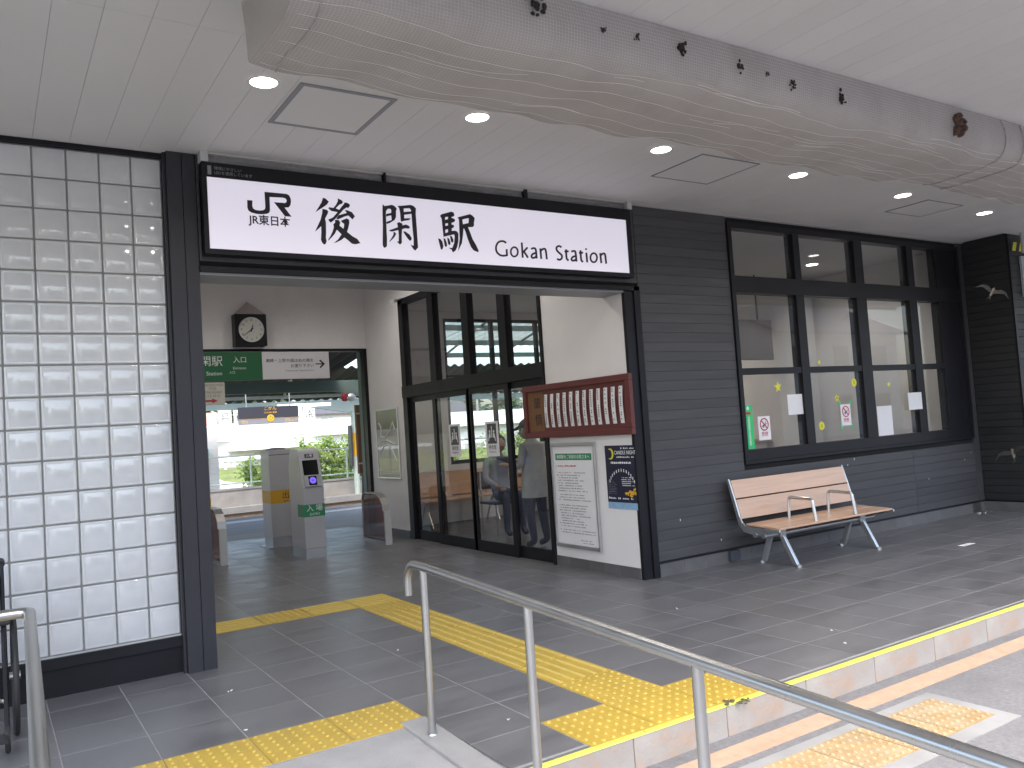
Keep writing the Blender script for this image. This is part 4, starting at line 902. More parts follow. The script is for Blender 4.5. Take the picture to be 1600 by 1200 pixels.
# --- handrails
def handrail(x, ys_, yend, lab, y_top, hook, dz=0, skew=0):
    o = empty('handrail', (x, y_top, 0), lab, 'handrail'); r = .021
    def zt(y): return .795+dz+(y+2.0)*.046
    def xa(y): return x+skew*(y_top-y)
    a = [Vector((x, y_top+.16, zt(y_top)-.16)), Vector((x, y_top+.16, zt(y_top)-.09))] if hook else [Vector((x-.9, y_top+.03, zt(y_top))), Vector((x-.05, y_top+.03, zt(y_top)))]
    if hook: a += [Vector((x, y_top+.07+.09*math.cos(t), zt(y_top)-.09+.09*math.sin(t))) for t in [math.pi/2*i/6 for i in range(1, 7)]]
    else: a += [Vector((x-.015, y_top+.024, zt(y_top))), Vector((x, y_top, zt(y_top)))]
    y = y_top-.05
    a += [Vector((xa(y), y, zt(y))), Vector((xa(yend), yend, zt(yend)))]
    P(MB().tube(a, r, n=16), 'rail', 'steel', o, smooth=True)
    for y in ys_:
        P(MB().cyl((xa(y), y, rz(min(y, -1.86))-.02), (xa(y), y, zt(y)-.005), .0185, n=16), 'post', 'steel', o, smooth=True)
        P(MB().cyl((xa(y), y, rz(min(y, -1.86))), (xa(y), y, rz(min(y, -1.86))+.022), .03, .021, n=16), 'flange', 'steel', o, smooth=True)
    return o
handrail(1.59, [-2.04, -2.945, -3.85, -4.75], -5.05, 'long steel handrail with hooked end on the right side of the ramp', -2.02, True)
handrail(-.035, [-2.3, -3.4, -4.4], -4.9, 'steel handrail with square bent end beside the glass blocks', -1.86, False, .03, -.028)
# --- wheelchair at the glass block wall
WC = empty('wheelchair', (-.28, -.55, 0), 'black folding wheelchair parked in front of the glass block wall', 'wheelchair')
wx = -.33
for s_ in (-1, 1):
    x = wx+s_*.22
    P(MB().tube([(x, -.75, .29+.0), (x, -.45, .29), (x, -.42, .35), (x, -.42, .78), (x, -.40, .86), (x, -.33, .88)], .012, n=8), 'frame_tube', 'black_metal', WC, smooth=True)
    P(MB().tube([(x, -.42, .60), (x, -.70, .60), (x, -.74, .56), (x, -.75, .29), (x, -.80, .10)], .012, n=8), 'frame_tube', 'black_metal', WC, smooth=True)
    P(B(x-.03, x+.03, -.72, -.46, .605, .64), 'armrest', 'black_vinyl', WC, bevel=.012)
    P(MB().tube([(x, -.35, .875), (x, -.24, .88)], .019, n=10), 'grip', 'rubber', WC, smooth=True)
    wh = P(MB().tube([(x+s_*.045, -.48+.29*math.cos(2*math.pi*i/32), .30+.29*math.sin(2*math.pi*i/32)) for i in range(33)], .014, n=8), 'wheel', 'rubber', WC, smooth=True)
    mb = MB()
    for i in range(10): a = 2*math.pi*i/10; mb.cyl((x+s_*.045, -.48, .30), (x+s_*.045, -.48+.28*math.cos(a), .30+.28*math.sin(a)), .002, n=4)
    mb.cyl((x+s_*.02, -.48, .30), (x+s_*.07, -.48, .30), .02, n=10); mb.build('spokes', 'steel', wh).data.transform(Matrix.Translation(-WC.location))
    P(MB().tube([(x, -.80+.06*math.cos(2*math.pi*i/14), .07+.055*math.sin(2*math.pi*i/14)) for i in range(15)], .013, n=6), 'caster', 'rubber', WC, smooth=True)
    P(B(x-.07*(s_ > 0)-.0, x+.07*(s_ < 0), -.95, -.82, .09, .105), 'footrest', 'black_vinyl', WC)
P(B(wx-.20, wx+.20, -.74, -.44, .40, .455), 'seat', 'black_vinyl', WC, bevel=.015); P(B(wx-.205, wx+.205, -.445, -.415, .46, .82), 'backrest', 'black_vinyl', WC, bevel=.012)
P(MB().tube([(wx-.22, -.6, .2), (wx+.22, -.6, .4)], .01, n=6).tube([(wx+.22, -.6, .2), (wx-.22, -.6, .4)], .01, n=6), 'cross_brace', 'steel', WC)
# --- right end: hazard tape, pipe, panel
HZ = empty('hazard_tape', (11.5, -.58, 3.2), 'yellow and black striped warning tape at the dark wall top', 'tape')
P(B(10.47, 13, -.579, -.572, 3.19, 3.30), 'tape_band', 'ink', HZ)
for i in range(14): x = 10.50+.16*i; P(MB().prism([(x, -.580, 3.19), (x+.08, -.580, 3.19), (x+.13, -.580, 3.30), (x+.05, -.580, 3.30)], 0, (0, -.001, 0)), 'stripe', 'hazard', HZ)
put(MB().cyl((10.60, -.66, 3.15), (10.60, -.66, 3.399), .022, n=12).build('down_pipe', 'trim', smooth=True), 'short white pipe dropping from the soffit by the warning tape', 'pipe')
WP = put(B(10.66, 12.2, -.60, -.572, 2.62, 3.13).build('wall_panel', 'frosted_panel', bevel=.004), 'pale blue grey panel on the dark end wall', 'panel')
# --- litter and droppings
rd = random.Random(31)
for i, (u, v, s) in enumerate([(360, 1079, .016), (1135, 1097, .03), (1166, 1097, .028), (621, 1015, .008), (385, 1139, .010), (1057, 950, .008), (1320, 1004, .008), (1300, 984, .007), (795, 1123, .007)]):
    p = U(u, v, 2, .004); mb = MB(); dk = s > .02
    for k in range(10 if dk else 4): mb.ball((p.x+rd.gauss(0, s*.7), p.y+rd.gauss(0, s*.6), .002+(.004 if (dk or 480 < 0) else 0)), s*rd.uniform(.25, .5), s*rd.uniform(.25, .5), .003, n=6, k=4)
    o = mb.build('floor_litter' if dk else 'bird_dropping', 'litter' if dk else 'dropping')
    put(o, 'brown bird litter heap on the yellow tactile tiles at the kerb' if dk else 'small white bird dropping on the grey floor tiles', 'litter' if dk else 'dropping', 'litter heaps' if dk else 'bird droppings')
for i in range(12):
    x = rd.uniform(4.98, 10.3); z = rd.uniform(.2, .88); mb = MB().ball((x, -.002, z), .006, .002, rd.uniform(.006, .016), n=6, k=4)
    put(mb.build('bird_dropping', 'dropping'), 'tiny white bird dropping on the grey siding', 'dropping', 'droppings on the siding')
o = MB()
for k in range(14): o.ball((10.2+rd.gauss(0, .09), -.10+rd.gauss(0, .03), .003), rd.uniform(.006, .014), rd.uniform(.005, .01), .003, n=6, k=4)
put(o.build('dropping_patch', 'dropping'), 'patch of white droppings in the corner of the two siding walls', 'dropping')
# ================================================================ WAITING ROOM
def lampin(x, y, z=3.36, warm=True):
    o = link('room_downlight', None); o.location = (x, y, z); put(o, 'round warm downlight lit in the waiting room ceiling' if warm else 'round white downlight lit in the waiting room ceiling', 'downlight', 'waiting room downlights')
    MB().cyl((0, 0, -.006), (0, 0, -.0005), .09, n=24).build('ring', 'lamp_ring', o); MB().cyl((0, 0, -.0085), (0, 0, -.0062), .075, n=24).build('lamp', 'warm_lamp' if warm else 'lamp', o)
    bulb(o, 17, (1, .88, .74) if warm else (1, .95, .9))
for x, y, w_ in ((6.15, 3.0, True), (7.6, 1.35, True), (9.3, 1.4, False), (7.9, 4.2, False), (9.4, 4.3, True)): lampin(x, y, warm=w_)
for x, y in ((2.0, 1.6), (3.8, 1.6), (2.0, 4.3), (3.8, 4.3)):  # lamps added out of view to brighten the dark entrance hall
    o = link('added_hall_lamp', None); o.location = (x, y, 3.9); put(o, 'added round white lamp, out of view, brightening the entrance hall', 'downlight', 'added entrance hall lamps')
    MB().cyl((0, 0, -.006), (0, 0, -.0005), .09, n=24).build('ring', 'lamp_ring', o); MB().cyl((0, 0, -.0085), (0, 0, -.0062), .075, n=24).build('lamp', 'lamp', o); bulb(o, 14)
TVB = empty('display_board', (9.0, 2.6, 2.2), 'dark brown display board hanging inside the waiting room window', 'board')
P(B(8.35, 9.35, 2.2, 2.26, 2.15, 2.72), 'panel', 'board_brown', TVB, bevel=.005); P(MB().cyl((8.6, 2.23, 2.72), (8.6, 2.23, 3.36), .012, n=8), 'hanger', 'black_metal', TVB); P(MB().cyl((9.1, 2.23, 2.72), (9.1, 2.23, 3.36), .012, n=8), 'hanger', 'black_metal', TVB)
PIL = put(B(9.9, 10.3, 2.2, 2.6, 0, 3.36).build('room_pillar', 'white_wall', bevel=.01), 'white square pillar inside the waiting room', 'pillar')
KI = empty('room_counter', (9.6, 3.4, 0), 'pale wooden service counter inside the waiting room', 'counter')
P(B(8.9, 10.35, 3.3, 3.8, 0, .95), 'base', 'house_wall_pale', KI, bevel=.006); P(B(8.85, 10.38, 3.25, 3.85, .951, .99), 'top', 'wood', KI, bevel=.006)
def roombench(x0, y, lab):
    o = empty('room_bench', (x0+.7, y, 0), lab, 'bench', 'waiting room benches')
    P(B(x0, x0+1.4, y-.22, y+.2, .40, .43), 'seat', 'wood', o, bevel=.006); P(B(x0, x0+1.4, y+.2, y+.23, .45, .82), 'backrest', 'wood', o, bevel=.006)
    for x in (x0+.12, x0+1.28):
        P(MB().tube([(x, y-.2, .01), (x, y, .40), (x, y+.2, .01)], .014, n=6), 'leg', 'steel', o); P(MB().tube([(x, y+.1, .41), (x, y+.215, .46), (x, y+.24, .8)], .012, n=6), 'back_bracket', 'steel', o)
roombench(5.25, 5.55, 'wooden bench under the platform windows nearest the glass doors'); roombench(7.0, 5.55, 'wooden bench under the platform windows beside the counter')
# people seen through the doors
def assign(me, fn):
    for p in me.polygons: p.material_index = fn(p.center)
def hand(name, wrist, d, side_, par):
    d = Vector(d).normalized(); s_ = Vector(side_).normalized(); n_ = d.cross(s_); w0 = Vector(wrist); mb = MB()
    mb.tube([w0-d*.02, w0+d*.02, w0+d*.055, w0+d*.085], [.020, .026, .034, .03], n=8)
    for i, l in enumerate((.065, .075, .07, .055)):
        b = w0+d*.075+s_*(.027-.018*i); mb.tube([b, b+d*l*.5-n_*.005, b+d*l*.85-n_*.022], [.0085, .008, .006], n=6)
    b = w0+d*.03+s_*.03; mb.tube([b, b+d*.025+s_*.022, b+d*.055+s_*.026], [.011, .010, .007], n=6)
    o = mb.build(name, 'skin', par, smooth=True); return o
def head(par, c, f, r=.1):
    """face looking along f"""
    f = Vector(f).normalized(); s_ = f.cross(EZ).normalized(); c = Vector(c); mb = MB()
    mb.ball((0, 0, 0), r*.80, r*.95, r*1.16, n=16, k=12)
    mb.cyl((0, r*.9, -r*.02), (0, r*1.16, -r*.22), r*.07, r*.17, n=6)                       # nose
    for e in (-1, 1): mb.ball((e*r*.8, -r*.05, -r*.05), r*.10, r*.2, r*.28, n=8, k=6)       # ears
    me = mb.mesh('head', 'skin', smooth=True); eyes = MB()
    for e in (-1, 1): eyes.ball((e*r*.3, r*.83, r*.08), r*.09, r*.06, r*.06, n=8, k=6)
    eyes.box(-r*.25, r*.25, r*.76, r*.80, -r*.58, -r*.53)
    em = eyes.mesh('face', 'hair'); R3 = Matrix.Identity(4)
    for i in range(3): R3[i][0], R3[i][1], R3[i][2], R3[i][3] = s_[i], f[i], EZ[i], c[i]
    for k in (me, em): k.transform(R3)
    o = link('head', me, par); link('face', em, o)
    hm = MB(); hm.ball((0, -r*.16, r*.28), r*.93, r*.98, r*1.0, n=16, k=10)
    ht = hm.mesh('hair', 'hair', smooth=True); ht.transform(R3); link('hair', ht, par)
    return R3
# standing person
PE = empty('person', (5.28, 2.45, 0), 'standing person in grey shirt, dark trousers and cap behind the door glass', 'person')
fd = Vector((-.30, .95, 0)).normalized(); sd_ = Vector((fd.y, -fd.x, 0)); o_ = Vector((0, 0, 0))
def pt(a, b, z): return tuple(o_+sd_*a+fd*b+EZ*z)
J = [(pt(0, 0, .80), .135, .10), (pt(0, 0, 1.0), .13, .095), (pt(0, .01, 1.17), .15, .10), (pt(0, .02, 1.27), .06, .06), (pt(0, .05, 1.33), .048, .048),
     (pt(-.085, 0, .72), .082), (pt(-.095, .03, .42), .058), (pt(-.10, -.02, .09), .042), (pt(-.10, .10, .04), .038),
     (pt(.085, 0, .72), .082), (pt(.10, .0, .42), .058), (pt(.105, -.05, .09), .042), (pt(.105, .07, .04), .038),
     (pt(-.17, .01, 1.2), .055), (pt(-.20, .04, .97), .043), (pt(-.14, .27, .98), .032),
     (pt(.17, .01, 1.2), .055), (pt(.20, .04, .97), .043), (pt(.15, .27, 1.0), .032)]
E_ = [(0, 1), (1, 2), (2, 3), (3, 4), (0, 5), (5, 6), (6, 7), (7, 8), (0, 9), (9, 10), (10, 11), (11, 12), (2, 13), (13, 14), (14, 15), (2, 16), (16, 17), (17, 18)]
me = skin('body', J, E_, ['grey_cloth', 'denim', 'skin', 'shoe'])
def reg(c):
    if c.z > 1.29: return 2
    if c.z < .07: return 3
    fwd = c.dot(fd)
    if fwd > .14 and c.z > .85: return 2
    return 1 if c.z < .62 else 0
assign(me, reg); link('body', me, PE)
coat = MB(); n = 16; rings = []
for z, rx, ry in ((1.22, .15, .10), (1.0, .165, .125), (.8, .175, .145), (.6, .185, .155)): rings.append([Vector(pt(rx*math.cos(2*math.pi*i/n), ry*math.sin(2*math.pi*i/n), z)) for i in range(n)])
coat.add([v for r_ in rings for v in r_], [(k*n+i, k*n+(i+1) % n, (k+1)*n+(i+1) % n, (k+1)*n+i) for k in range(3) for i in range(n)]); coat.build('long_shirt', 'grey_cloth', PE, smooth=True)
R3 = head(PE, pt(0, .085, 1.40), fd+EZ*-.25)
cp = MB(); cp.ball((0, -.01, .045), .092, .105, .085, n=18, k=10); cp.prism([(-.07, .06, .05), (.07, .06, .05), (.055, .17, .035), (0, .19, .03), (-.055, .17, .035)], 0, (0, 0, .008))
cm_ = cp.mesh('cap', 'cap_cloth', smooth=True); cm_.transform(R3); link('cap', cm_, PE)
hand('hand', pt(-.13, .29, .985), fd, sd_*1.0, PE); hand('hand', pt(.14, .29, 1.005), fd, sd_*-1.0, PE)
TBL = put(MB().prism([Vector(pt(-.08, .36, 1.0)), Vector(pt(.10, .36, 1.0)), Vector(pt(.10, .50, 1.06)), Vector(pt(-.08, .50, 1.06))], 0, (0, 0, .012)).build('tablet', 'screen'), 'thin dark tablet held by the standing person', 'tablet'); TBL.location = PE.location
# seated person and chair
CH = empty('room_chair', (5.75, 4.0, 0), 'metal chair with blue seat under the seated person', 'chair')
P(B(5.53, 5.97, 3.80, 4.22, .41, .45), 'seat', 'navy', CH, bevel=.01); P(B(5.53, 5.97, 4.20, 4.24, .6, .85), 'backrest', 'navy', CH, bevel=.01)
for x in (5.55, 5.95):
    for y in (3.82, 4.2): P(MB().cyl((x, y, .002), (x, y, .42 if y < 4 else .84), .011, n=8), 'leg', 'steel', CH)
PS = empty('person', (5.75, 4.0, 0), 'seated person in blue grey shirt and jeans inside the waiting room', 'person')
fd2 = Vector((-.15, -1, 0)).normalized(); sd2 = Vector((fd2.y, -fd2.x, 0))
def p2(a, b, z): return tuple(sd2*a+fd2*b+EZ*z)
J = [(p2(0, -.05, .55), .14, .11), (p2(0, -.06, .78), .13, .10), (p2(0, -.04, .98), .15, .10), (p2(0, -.02, 1.07), .058, .058), (p2(0, .01, 1.13), .046, .046),
     (p2(-.09, .08, .53), .085), (p2(-.10, .42, .53), .06), (p2(-.10, .45, .09), .042), (p2(-.10, .56, .04), .038), (p2(.09, .08, .53), .085), (p2(.11, .42, .53), .06), (p2(.12, .42, .09), .042), (p2(.12, .53, .04), .038),
     (p2(-.18, -.03, 1.0), .052), (p2(-.21, .15, .82), .042), (p2(-.10, .40, .80), .031), (p2(.18, -.03, 1.0), .052), (p2(.24, .06, .76), .042), (p2(.14, .26, .64), .031)]
me = skin('body', J, E_, ['blue_cloth', 'denim', 'skin', 'shoe'])
def reg2(c):
    b = c.dot(fd2)
    if c.z > 1.09: return 2
    if c.z < .07: return 3
    if c.z > .60 and b > .24: return 2
    return 1 if c.z < .62 else 0
assign(me, reg2); link('body', me, PS); head(PS, p2(0, .04, 1.22), fd2+EZ*-.15)
hand('hand', p2(-.09, .42, .80), fd2, sd2, PS); hand('hand', p2(.13, .28, .635), fd2, -sd2, PS)
# --- swallows in flight
def swallow(p, s, yaw, roll_, lab):
    o = empty('swallow', p, lab, 'bird'); o.rotation_euler = (math.radians(50), roll_, yaw)
    b = MB().tube([(0, .075, .0), (0, .055, .004), (0, .02, 0), (0, -.03, -.002), (0, -.07, 0)], [.004, .014, .02, .016, .006], n=10); b.build('body', 'bird_white', o, smooth=True)
    MB().ball((0, .062, .006), .013, .016, .012, n=10, k=8).build('head', 'bird_blue', o, smooth=True); MB().cyl((0, .075, .003), (0, .088, .001), .004, .001, n=6).build('beak', 'rubber', o)
    for e in (-1, 1):
        pts = [(0, .035), (.06, .05), (.11, .03), (.17, -.05), (.10, -.005), (.05, -.015), (0, -.025)]
        zs = [.008, .03, .04, .03, .036, .024, .008]
        MB().prism([(e*(.012+a), b_, z_) for (a, b_), z_ in zip(pts, zs)], 0, (0, 0, .003)).build('wing', 'bird_blue', o)
    MB().prism([(-.006, -.06, 0), (.006, -.06, 0), (.022, -.15, 0), (.004, -.095, 0), (-.004, -.095, 0), (-.022, -.15, 0)], 0, (0, 0, .002)).build('tail', 'bird_blue', o)
    return o
swallow(U(1550, 457, 1, -.9), 1, math.radians(-60), .5, 'swallow with pale belly flying before the dark end wall near the soffit'); swallow(U(1583, 709, 1, -1.1), 1, math.radians(-80), -.35, 'swallow with pale belly flying low over the floor before the dark end wall')
# ================================================================ PLATFORM SIDE
NC = empty('platform_canopy', (5, 9, 2.4), 'green steel platform canopy with corrugated roof behind the station', 'canopy')
def corr(x0, x1, y0, y1, z0, z1, m, amp=.035, pit=.26):
    mb = MB(); n = int((x1-x0)/pit*6); vs = []
    for i in range(n+1):
        x = x0+(x1-x0)*i/n; dz = amp*math.sin(2*math.pi*(x-x0)/pit)
        vs += [(x, y0, z0+dz), (x, y1, z1+dz)]
    mb.add(vs, [(2*i, 2*i+2, 2*i+3, 2*i+1) for i in range(n)]); return mb
P(corr(-6, 5.9, 6.42, 11.3, 3.35, 2.70, 0), 'roof_sheet', 'roof_dark', NC, smooth=True)
P(corr(5.92, 22, 6.42, 11.3, 3.85, 3.45, 0), 'roof_sheet', 'frp', NC, smooth=True)
for y, z in ((7.0, 3.58), (8.2, 3.46), (9.6, 3.34), (11.0, 3.22)): P(B(-6, 22, y-.04, y+.04, z-.1, z), 'purlin', 'green_steel', NC)
hx = [(-6, 2.62), (-6, 2.40), (5.85, 2.40), (7.2, 2.18), (7.6, 2.18), (8.9, 2.40), (22, 2.40), (22, 2.62)]
P(MB().prism([(a, 10.42, b) for a, b in hx], 0, (0, .14, 0)), 'beam', 'green_steel', NC)
for x in (7.4, 14.0, -3.0): P(MB().cyl((x, 10.49, -.01), (x, 10.49, 2.41), .08, n=14), 'column', 'green_steel', NC, smooth=True); P(MB().cyl((x, 10.49, 2.6), (x, 10.49, 3.26), .06, n=10), 'strut', 'green_steel', NC)
for i in range(10): x = 6.2+1.5*i; P(MB().cyl((x, 6.5, 3.62), (x+1.1, 11, 3.2), .025, n=6), 'brace', 'green_steel', NC)
FCN = empty('far_canopy', (7, 14.5, 2.3), 'pale green canopy of the opposite platform with arched haunches', 'canopy')
hx = [(-8, 2.42), (-8, 2.28), (6.6, 2.28), (7.65, 2.10), (8.1, 2.10), (9.2, 2.28), (25, 2.28), (25, 2.42)]
P(MB().prism([(a, 14.46, b) for a, b in hx], 0, (0, .12, 0)), 'beam', 'pale_steel', FCN)
P(corr(-8, 25, 13.3, 16.3, 3.15, 2.52, 0), 'roof_sheet', 'roof_dark', FCN, smooth=True)
P(B(-8, 25, 16.3, 16.4, 2.40, 2.49), 'gutter', 'white_building', FCN); P(B(-8, 25, 15.4, 15.48, 2.55, 2.63), 'purlin', 'galv', FCN)
for i in range(14): x = -4+2*i; P(MB().cyl((x, 13.3, 3.06), (x+.5, 16.2, 2.46), .03, n=6), 'rafter', 'galv', FCN)
P(MB().cyl((7.87, 14.52, -.06), (7.87, 14.52, 2.3), .075, n=14), 'column', 'pale_steel', FCN, smooth=True)
P(MB().cyl((7.87, 14.52, .95), (7.87, 14.52, 1.55), .078, n=14), 'column_wrap', 'orange_band', FCN, smooth=True); P(B(7.70, 7.74, 14.35, 14.55, .7, 1.75), 'pole_sign', 'sign_dark', FCN)
TU = put(B(5.75, 7.05, 13.9, 14.0, 2.26, 2.33).build('tube_light', 'tube_light'), 'white fluorescent tube light under the far canopy', 'light')
mp_ = U(549, 621, 1, 10.25)
pm = empty('traffic_mirror', mp_, 'round convex mirror with red back on the platform beam', 'mirror'); P(MB().ball(mp_, .10, .04, .085, n=18), 'mirror', 'alu', pm, smooth=True); P(MB().cyl(mp_+Vector((-.13, .1, .02)), mp_+Vector((-.09, .05, .01)), .085, n=18), 'back', 'red_ink', pm)
HS = empty('hanging_name_sign', (5.4, 13.7, 1.85), 'dark grey hanging station name sign with gold lettering over the far platform', 'sign')
sx0, sx1, sz0, sz1 = 4.76, 6.16, 1.88, 2.29
P(B(sx0, sx1, 13.70, 13.78, sz0+.135, sz1), 'panel', 'sign_dark', HS); P(B(sx0, sx1, 13.70, 13.78, sz0, sz0+.13), 'lower_panel', 'sign_grey', HS); P(B(sx0, sx1, 13.695, 13.78, sz0+.1302, sz0+.1348), 'gold_line', 'gold_ink', HS)
TX('kana', 'ごかん', .10, (5.49, 13.697, 2.24), 'gold_ink', HS); TX('roman', 'GOKAN 後閑', .05, (5.49, 13.697, 2.145), 'gold_ink', HS)
P(MB().cyl((5.49, 13.69, 2.015), (5.49, 13.698, 2.015), .085, n=24), 'emblem', 'gold_ink', HS)
for a in range(4): P(MB().cyl((5.49+.04*math.cos(a*1.57), 13.688, 2.015+.04*math.sin(a*1.57)), (5.49+.04*math.cos(a*1.57), 13.6899, 2.015+.04*math.sin(a*1.57)), .013, n=8), 'emblem_dot', 'sign_dark', HS)
TX('roman', '→', .08, (6.08, 13.697, 1.945), 'gold_ink', HS)
o = lines(random.Random(1), 2, .2, (4.82, 13.699, 1.96), EX, EZ, .04, .025, 'print_lines', 'gold_ink', HS, -EY); o.data.transform(Matrix.Translation(-HS.location))
o = lines(random.Random(2), 2, .2, (5.83, 13.699, 1.96), EX, EZ, .04, .025, 'print_lines', 'gold_ink', HS, -EY); o.data.transform(Matrix.Translation(-HS.location))
for x in (4.95, 5.97): P(MB().cyl((x, 13.74, sz1), (x, 13.74, 3.0), .015, n=6), 'hanger', 'galv', HS)
ib = empty('platform_board', (5.0, 6.6, .8), 'dark narrow information board seen edge on beside the passage opening', 'board'); P(B(4.87, 4.95, 6.85, 6.93, .85, 1.95), 'panel', 'brown_wood', ib); 
for z in (1.0, 1.8): P(B(4.86, 4.97, 6.83, 6.849, z, z+.025), 'clamp', 'trim', ib)
for y in (6.89,): P(MB().cyl((4.91, y, -.01), (4.95, y, .86), .03, n=8), 'post', 'green_steel', ib)
# fence on the parapet
FE = empty('platform_fence', (8, 15.12, .385), 'pale galvanised mesh fence standing on the concrete parapet', 'fence')
for i in range(28): x = -3.4+1.25*i; P(MB().cyl((x, 15.12, .386), (x, 15.12, 1.17), .024, n=8), 'post', 'pale_steel', FE)
for z in (1.16, .50): P(MB().cyl((-4, 15.12, z), (32, 15.12, z), .018, n=8), 'rail', 'pale_steel', FE)
mb = MB()
for i in range(90): x = -3+.2*i; mb.cyl((x, 15.13, .5), (x, 15.13, 1.16), .0025, n=3, cap=False)
for i in range(4): mb.cyl((-3, 15.13, .63+.13*i), (15, 15.13, .63+.13*i), .0025, n=3, cap=False)
put(P(mb, 'mesh_wires', 'galv', FE), None, None, kind='stuff')
# vegetation
def foliage(rg, blobs, n, s, m, name, parent, zmin=None):
    vs, fs = [], []; wts = [b_[1][0]*b_[1][1]*b_[1][2] for b_ in blobs]
    for i in range(n):
        c, r = rg.choices(blobs, weights=wts)[0]; d = Vector((rg.gauss(0, 1), rg.gauss(0, 1), rg.gauss(0, 1))).normalized()*(rg.random()**.4)
        p = Vector(c)+Vector((d.x*r[0], d.y*r[1], d.z*r[2]))
        a = Vector((rg.gauss(0, 1), rg.gauss(0, 1), rg.gauss(0, .6))).normalized(); b = a.orthogonal().normalized(); k = s*rg.uniform(.6, 1.4); j = len(vs)
        vs += [p-a*k, p+b*k*.45, p+a*k, p-b*k*.45]; fs.append((j, j+1, j+2, j+3))
    me = bpy.data.meshes.new(name); me.from_pydata([tuple(v) for v in vs], [], fs); me.materials.append(MATS[m]); return link(name, me, parent)
rg = random.Random(77)
def bush(loc, w, h, n, lab, seed, m='leaf', s=.06):
    r = random.Random(seed); o = empty('bush', loc, lab, 'bush', 'bushes behind the fence'); bl = []
    for i in range(22):
        zz = r.uniform(.15, .9)*h; k = (1-.6*(zz/h))*w; bl.append(((r.uniform(-k, k), r.uniform(-.5, .5), zz), (r.uniform(.25, .5), .35, r.uniform(.2, .42))))
    for i in range(9): bl.append(((r.uniform(-.8*w, .8*w), 0, h*r.uniform(.75, .98)), (.16, .16, .22)))
    foliage(r, bl, n, s, m, 'foliage', o); mb = MB()
    for i in range(6): mb.tube([(r.uniform(-.2, .2), 0, 0), (r.uniform(-w, w)*.5, 0, h*.5), (r.uniform(-w, w)*.8, 0, h*.85)], [.03, .02, .008], n=5)
    mb.build('stem', 'bark', o)
for (x, y, w, h, n, lab) in ((5.95, 16.3, .55, 2.0, 2600, 'leafy bush beside the parked white car'), (7.75, 16.6, .95, 2.5, 5200, 'tall bright bush behind the fence near the yellow wrapped pole'), (8.9, 16.9, .9, 2.4, 4600, 'dense bush just beyond the yellow wrapped pole'), (6.9, 17.2, .6, 1.6, 2600, 'low wide bush between the two taller bushes'), (11.5, 17, 1.6, 2.2, 4200, 'wide bush seen through the waiting room windows'), (15, 17.5, 2.0, 2.3, 4200, 'long bush at the far end of the fence')): bush((x+.3, y+1.3, -.95), w, h, n, lab, int(x*10))
def tree(loc, h, r_, n, lab, seed):
    r = random.Random(seed); o = empty('tree', loc, lab, 'tree', 'trees on the far hillside')
    MB().tube([(0, 0, 0), (.1, 0, h*.3), (0, .1, h*.7)], [h*.035, h*.025, h*.01], n=7).build('trunk', 'bark', o)
    bl = [((r.gauss(0, r_*.4), r.gauss(0, r_*.3), h*r.uniform(.35, .95)), (r_*r.uniform(.3, .55), r_*.4, h*r.uniform(.12, .2))) for i in range(14)]
    foliage(r, bl, n, h*.05, 'leaf_dark', 'crown', o)
tl = ['on the hill above the white building', 'beside the pale hillside house', 'behind the far canopy pole', 'at the end of the white building roof']
for i in range(13): x = 16+5.2*i+rg.uniform(-1, 1); tree((x, 92+rg.uniform(-6, 8), -1.25), rg.uniform(7.5, 11.5), rg.uniform(3, 4.5), 900, 'dark green broad tree on the hillside behind the white building', 200+i)
# hillside houses
def house(loc, w, d, h, wallm, lab, grp, face=-1):
    o = empty('house', loc, lab, 'house', grp); x0, x1 = -w/2, w/2; y0, y1 = -d/2, d/2
    B(x0, x1, y0, y1, 0, h).build('wall', wallm, o)
    MB().prism([(x0-.4, y0-.5, h), (x0-.4, 0, h+d*.28), (x0-.4, y1+.5, h), (x0-.4, y1+.5, h-.12), (x0-.4, 0, h+d*.28-.14), (x0-.4, y0-.5, h-.12)], 0, (w+.8, 0, 0)).build('roof', 'roof_tile', o)
    MB().prism([(x0, y0, h), (x0, 0, h+d*.27), (x0, y1, h)], 0, (w, 0, 0)).build('gable', wallm, o)
    yy = y0 if face < 0 else y1
    for fz in ([.9, 3.5] if h > 4 else [.9]):
        k = max(2, int(w/2.6))
        for i in range(k):
            x = x0+w*(i+.5)/k; wnd = B(x-.6, x+.6, yy-.05, yy+.05, fz, fz+1.2).build('window', 'window_dark', o)
            MB().box(x-.68, x+.68, yy-.07, yy+.07, fz-.08, fz-.001).box(x-.68, x+.68, yy-.07, yy+.07, fz+1.201, fz+1.28).build('frame', 'trim', wnd)
    return o
house((33, 84, -1.0), 7, 6, 5.2, 'house_wall_pale', 'pale hillside house with grey roof above the white building', 'far houses'); house((48, 88, -1.0), 7, 6, 4.6, 'house_wall', 'tan hillside house with grey roof behind the yellow wrapped pole', 'far houses')
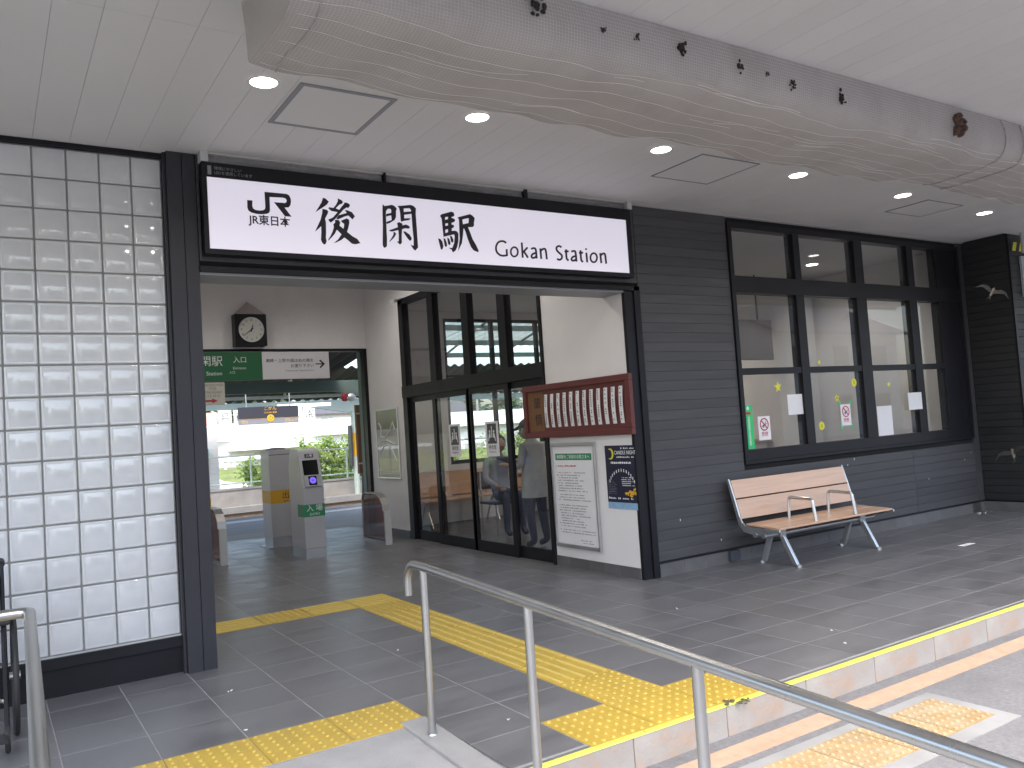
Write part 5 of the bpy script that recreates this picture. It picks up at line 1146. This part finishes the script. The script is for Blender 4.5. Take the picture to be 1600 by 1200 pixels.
# white factory building with letter plates
WB = empty('white_building', (18, 50, -.9), 'long low white building with letter plates along its roof', 'building')
P(B(3, 60, 50, 62, -1.25, 1.75), 'wall', 'white_building', WB); P(MB().prism([(2.6, 49.4, 1.72), (2.6, 49.4, 1.95), (2.6, 56, 3.0), (2.6, 62.5, 1.95), (2.6, 62.5, 1.72)], 0, (58, 0, 0)), 'roof', 'roof_pale', WB)
P(B(13.2, 19, 48.6, 50, 1.05, 1.2), 'awning', 'white_building', WB); P(B(9, 11.5, 48.9, 50, .9, 1.05), 'awning', 'white_building', WB)
for i in range(9): x = 8.5+3.2*i; P(B(x, x+1.7, 49.94, 50.02, .0, .85), 'window', 'building_grey', WB)
for i, ch in enumerate('月夜野きのこ園'):
    x = 12.95+.93*i; pl_ = P(B(x-.38, x+.38, 49.25, 49.33, 2.75, 3.7), 'letter_plate', 'white_building', WB); t_ = text('letter', ch, .62, (x, 49.24, 3.22), EX, EZ, 'ink', pl_); t_.data.transform(Matrix.Translation(-WB.location))
    P(MB().cyl((x, 49.4, 1.9), (x, 49.4, 2.76), .03, n=6), 'plate_post', 'galv', WB)
P(B(11.7, 12.4, 49.25, 49.33, 2.75, 3.6), 'letter_plate', 'pink', WB)
WPn = empty('white_kiosk', (4.7, 17.2, -.95), 'tall narrow white signboard with a teal strip beyond the track', 'signboard'); P(B(4.15, 5.05, 17.1, 17.4, -.95, 1.95), 'board', 'white_building', WPn); P(B(4.10, 4.78, 17.0, 17.095, 1.18, 1.38), 'teal_strip', 'teal', WPn)
# guard rail and car
GR = empty('guard_rail', (10, 33.2, .3), 'white roadside guard rail along the grass slope', 'guard rail'); P(B(-10, 40, 33.2, 33.28, .72, .92), 'beam', 'white_building', GR)
for i in range(25): x = -9+2*i; P(B(x, x+.1, 33.3, 33.4, .3, .9), 'post', 'white_building', GR)
CR = empty('parked_car', (5.6, 24, -.82), 'white parked hatchback beyond the railway fence', 'car')
prof_c = [(-1.95, .35), (-1.98, .75), (-1.85, .98), (-1.35, 1.42), (-.9, 1.5), (.35, 1.48), (1.0, 1.05), (1.75, .92), (1.95, .72), (1.95, .35)]
P(MB().prism([(5.6+a, 23.2, -.82+b) for a, b in prof_c], 0, (0, 1.6, 0)), 'body', 'car_white', CR, bevel=.06, seg=3)
for y in (23.19, 24.81): P(MB().prism([(5.6+a, y, -.82+b) for a, b in ((-1.35, 1.02), (-1.1, 1.36), (-.3, 1.4), (-.3, 1.02))], 0, (0, .004, 0)), 'window', 'window_dark', CR); P(MB().prism([(5.6+a, y, -.82+b) for a, b in ((-.22, 1.02), (-.22, 1.4), (.3, 1.38), (.78, 1.02))], 0, (0, .004, 0)), 'window', 'window_dark', CR)
for x in (-1.2, 1.25):
    for y in (23.15, 24.65): w_ = P(MB().cyl((5.6+x, y, -.82+.31), (5.6+x, y+.2, -.82+.31), .31, n=22), 'wheel', 'rubber', CR, smooth=True); P(MB().cyl((5.6+x, y-.005, -.82+.31), (5.6+x, y+.205, -.82+.31), .19, n=16), 'rim', 'alu', CR)
for y in (23.3, 24.5): P(MB().ball((5.6+1.9, y, -.82+.78), .06, .12, .07, n=10), 'headlight', 'trim', CR)
for x, y in ((24, 70), (36, 74), (45, 72)):
    o = empty('utility_pole', (x, y, -1.25), 'grey concrete utility pole behind the white building', 'pole', 'utility poles'); MB().cyl((0, 0, 0), (0, 0, 9.5), .18, .12, n=8).build('shaft', 'concrete', o); B(-1, 1, -.05, .05, 8.6, 8.75).build('cross_arm', 'galv', o)
# ================================================================ ACROSS THE STREET (seen in the glass)
for i, (x, y, w, d, h, m_) in enumerate(((-9, -27, 9, 7, 5.4, 'house_wall_pale'), (3, -28, 8, 7, 3.2, 'house_wall'), (14, -26, 9, 7, 5.6, 'house_wall_pale'), (26, -27, 9, 7, 5.2, 'house_wall'), (38, -25, 10, 7, 5.4, 'house_wall_pale'))):
    house((x, y, RZ), w, d, h, m_, ['two storey pale house with four front windows across the street', 'low tan shop house across the street', 'two storey pale house opposite the bench', 'two storey tan house opposite the end wall', 'wide two storey pale house far along the street'][i], 'houses across the street', face=1)
for i in range(5): tree((-14+13*i, -36, RZ), 7, 3, 500, 'dark green tree standing behind the houses across the street', 300+i)
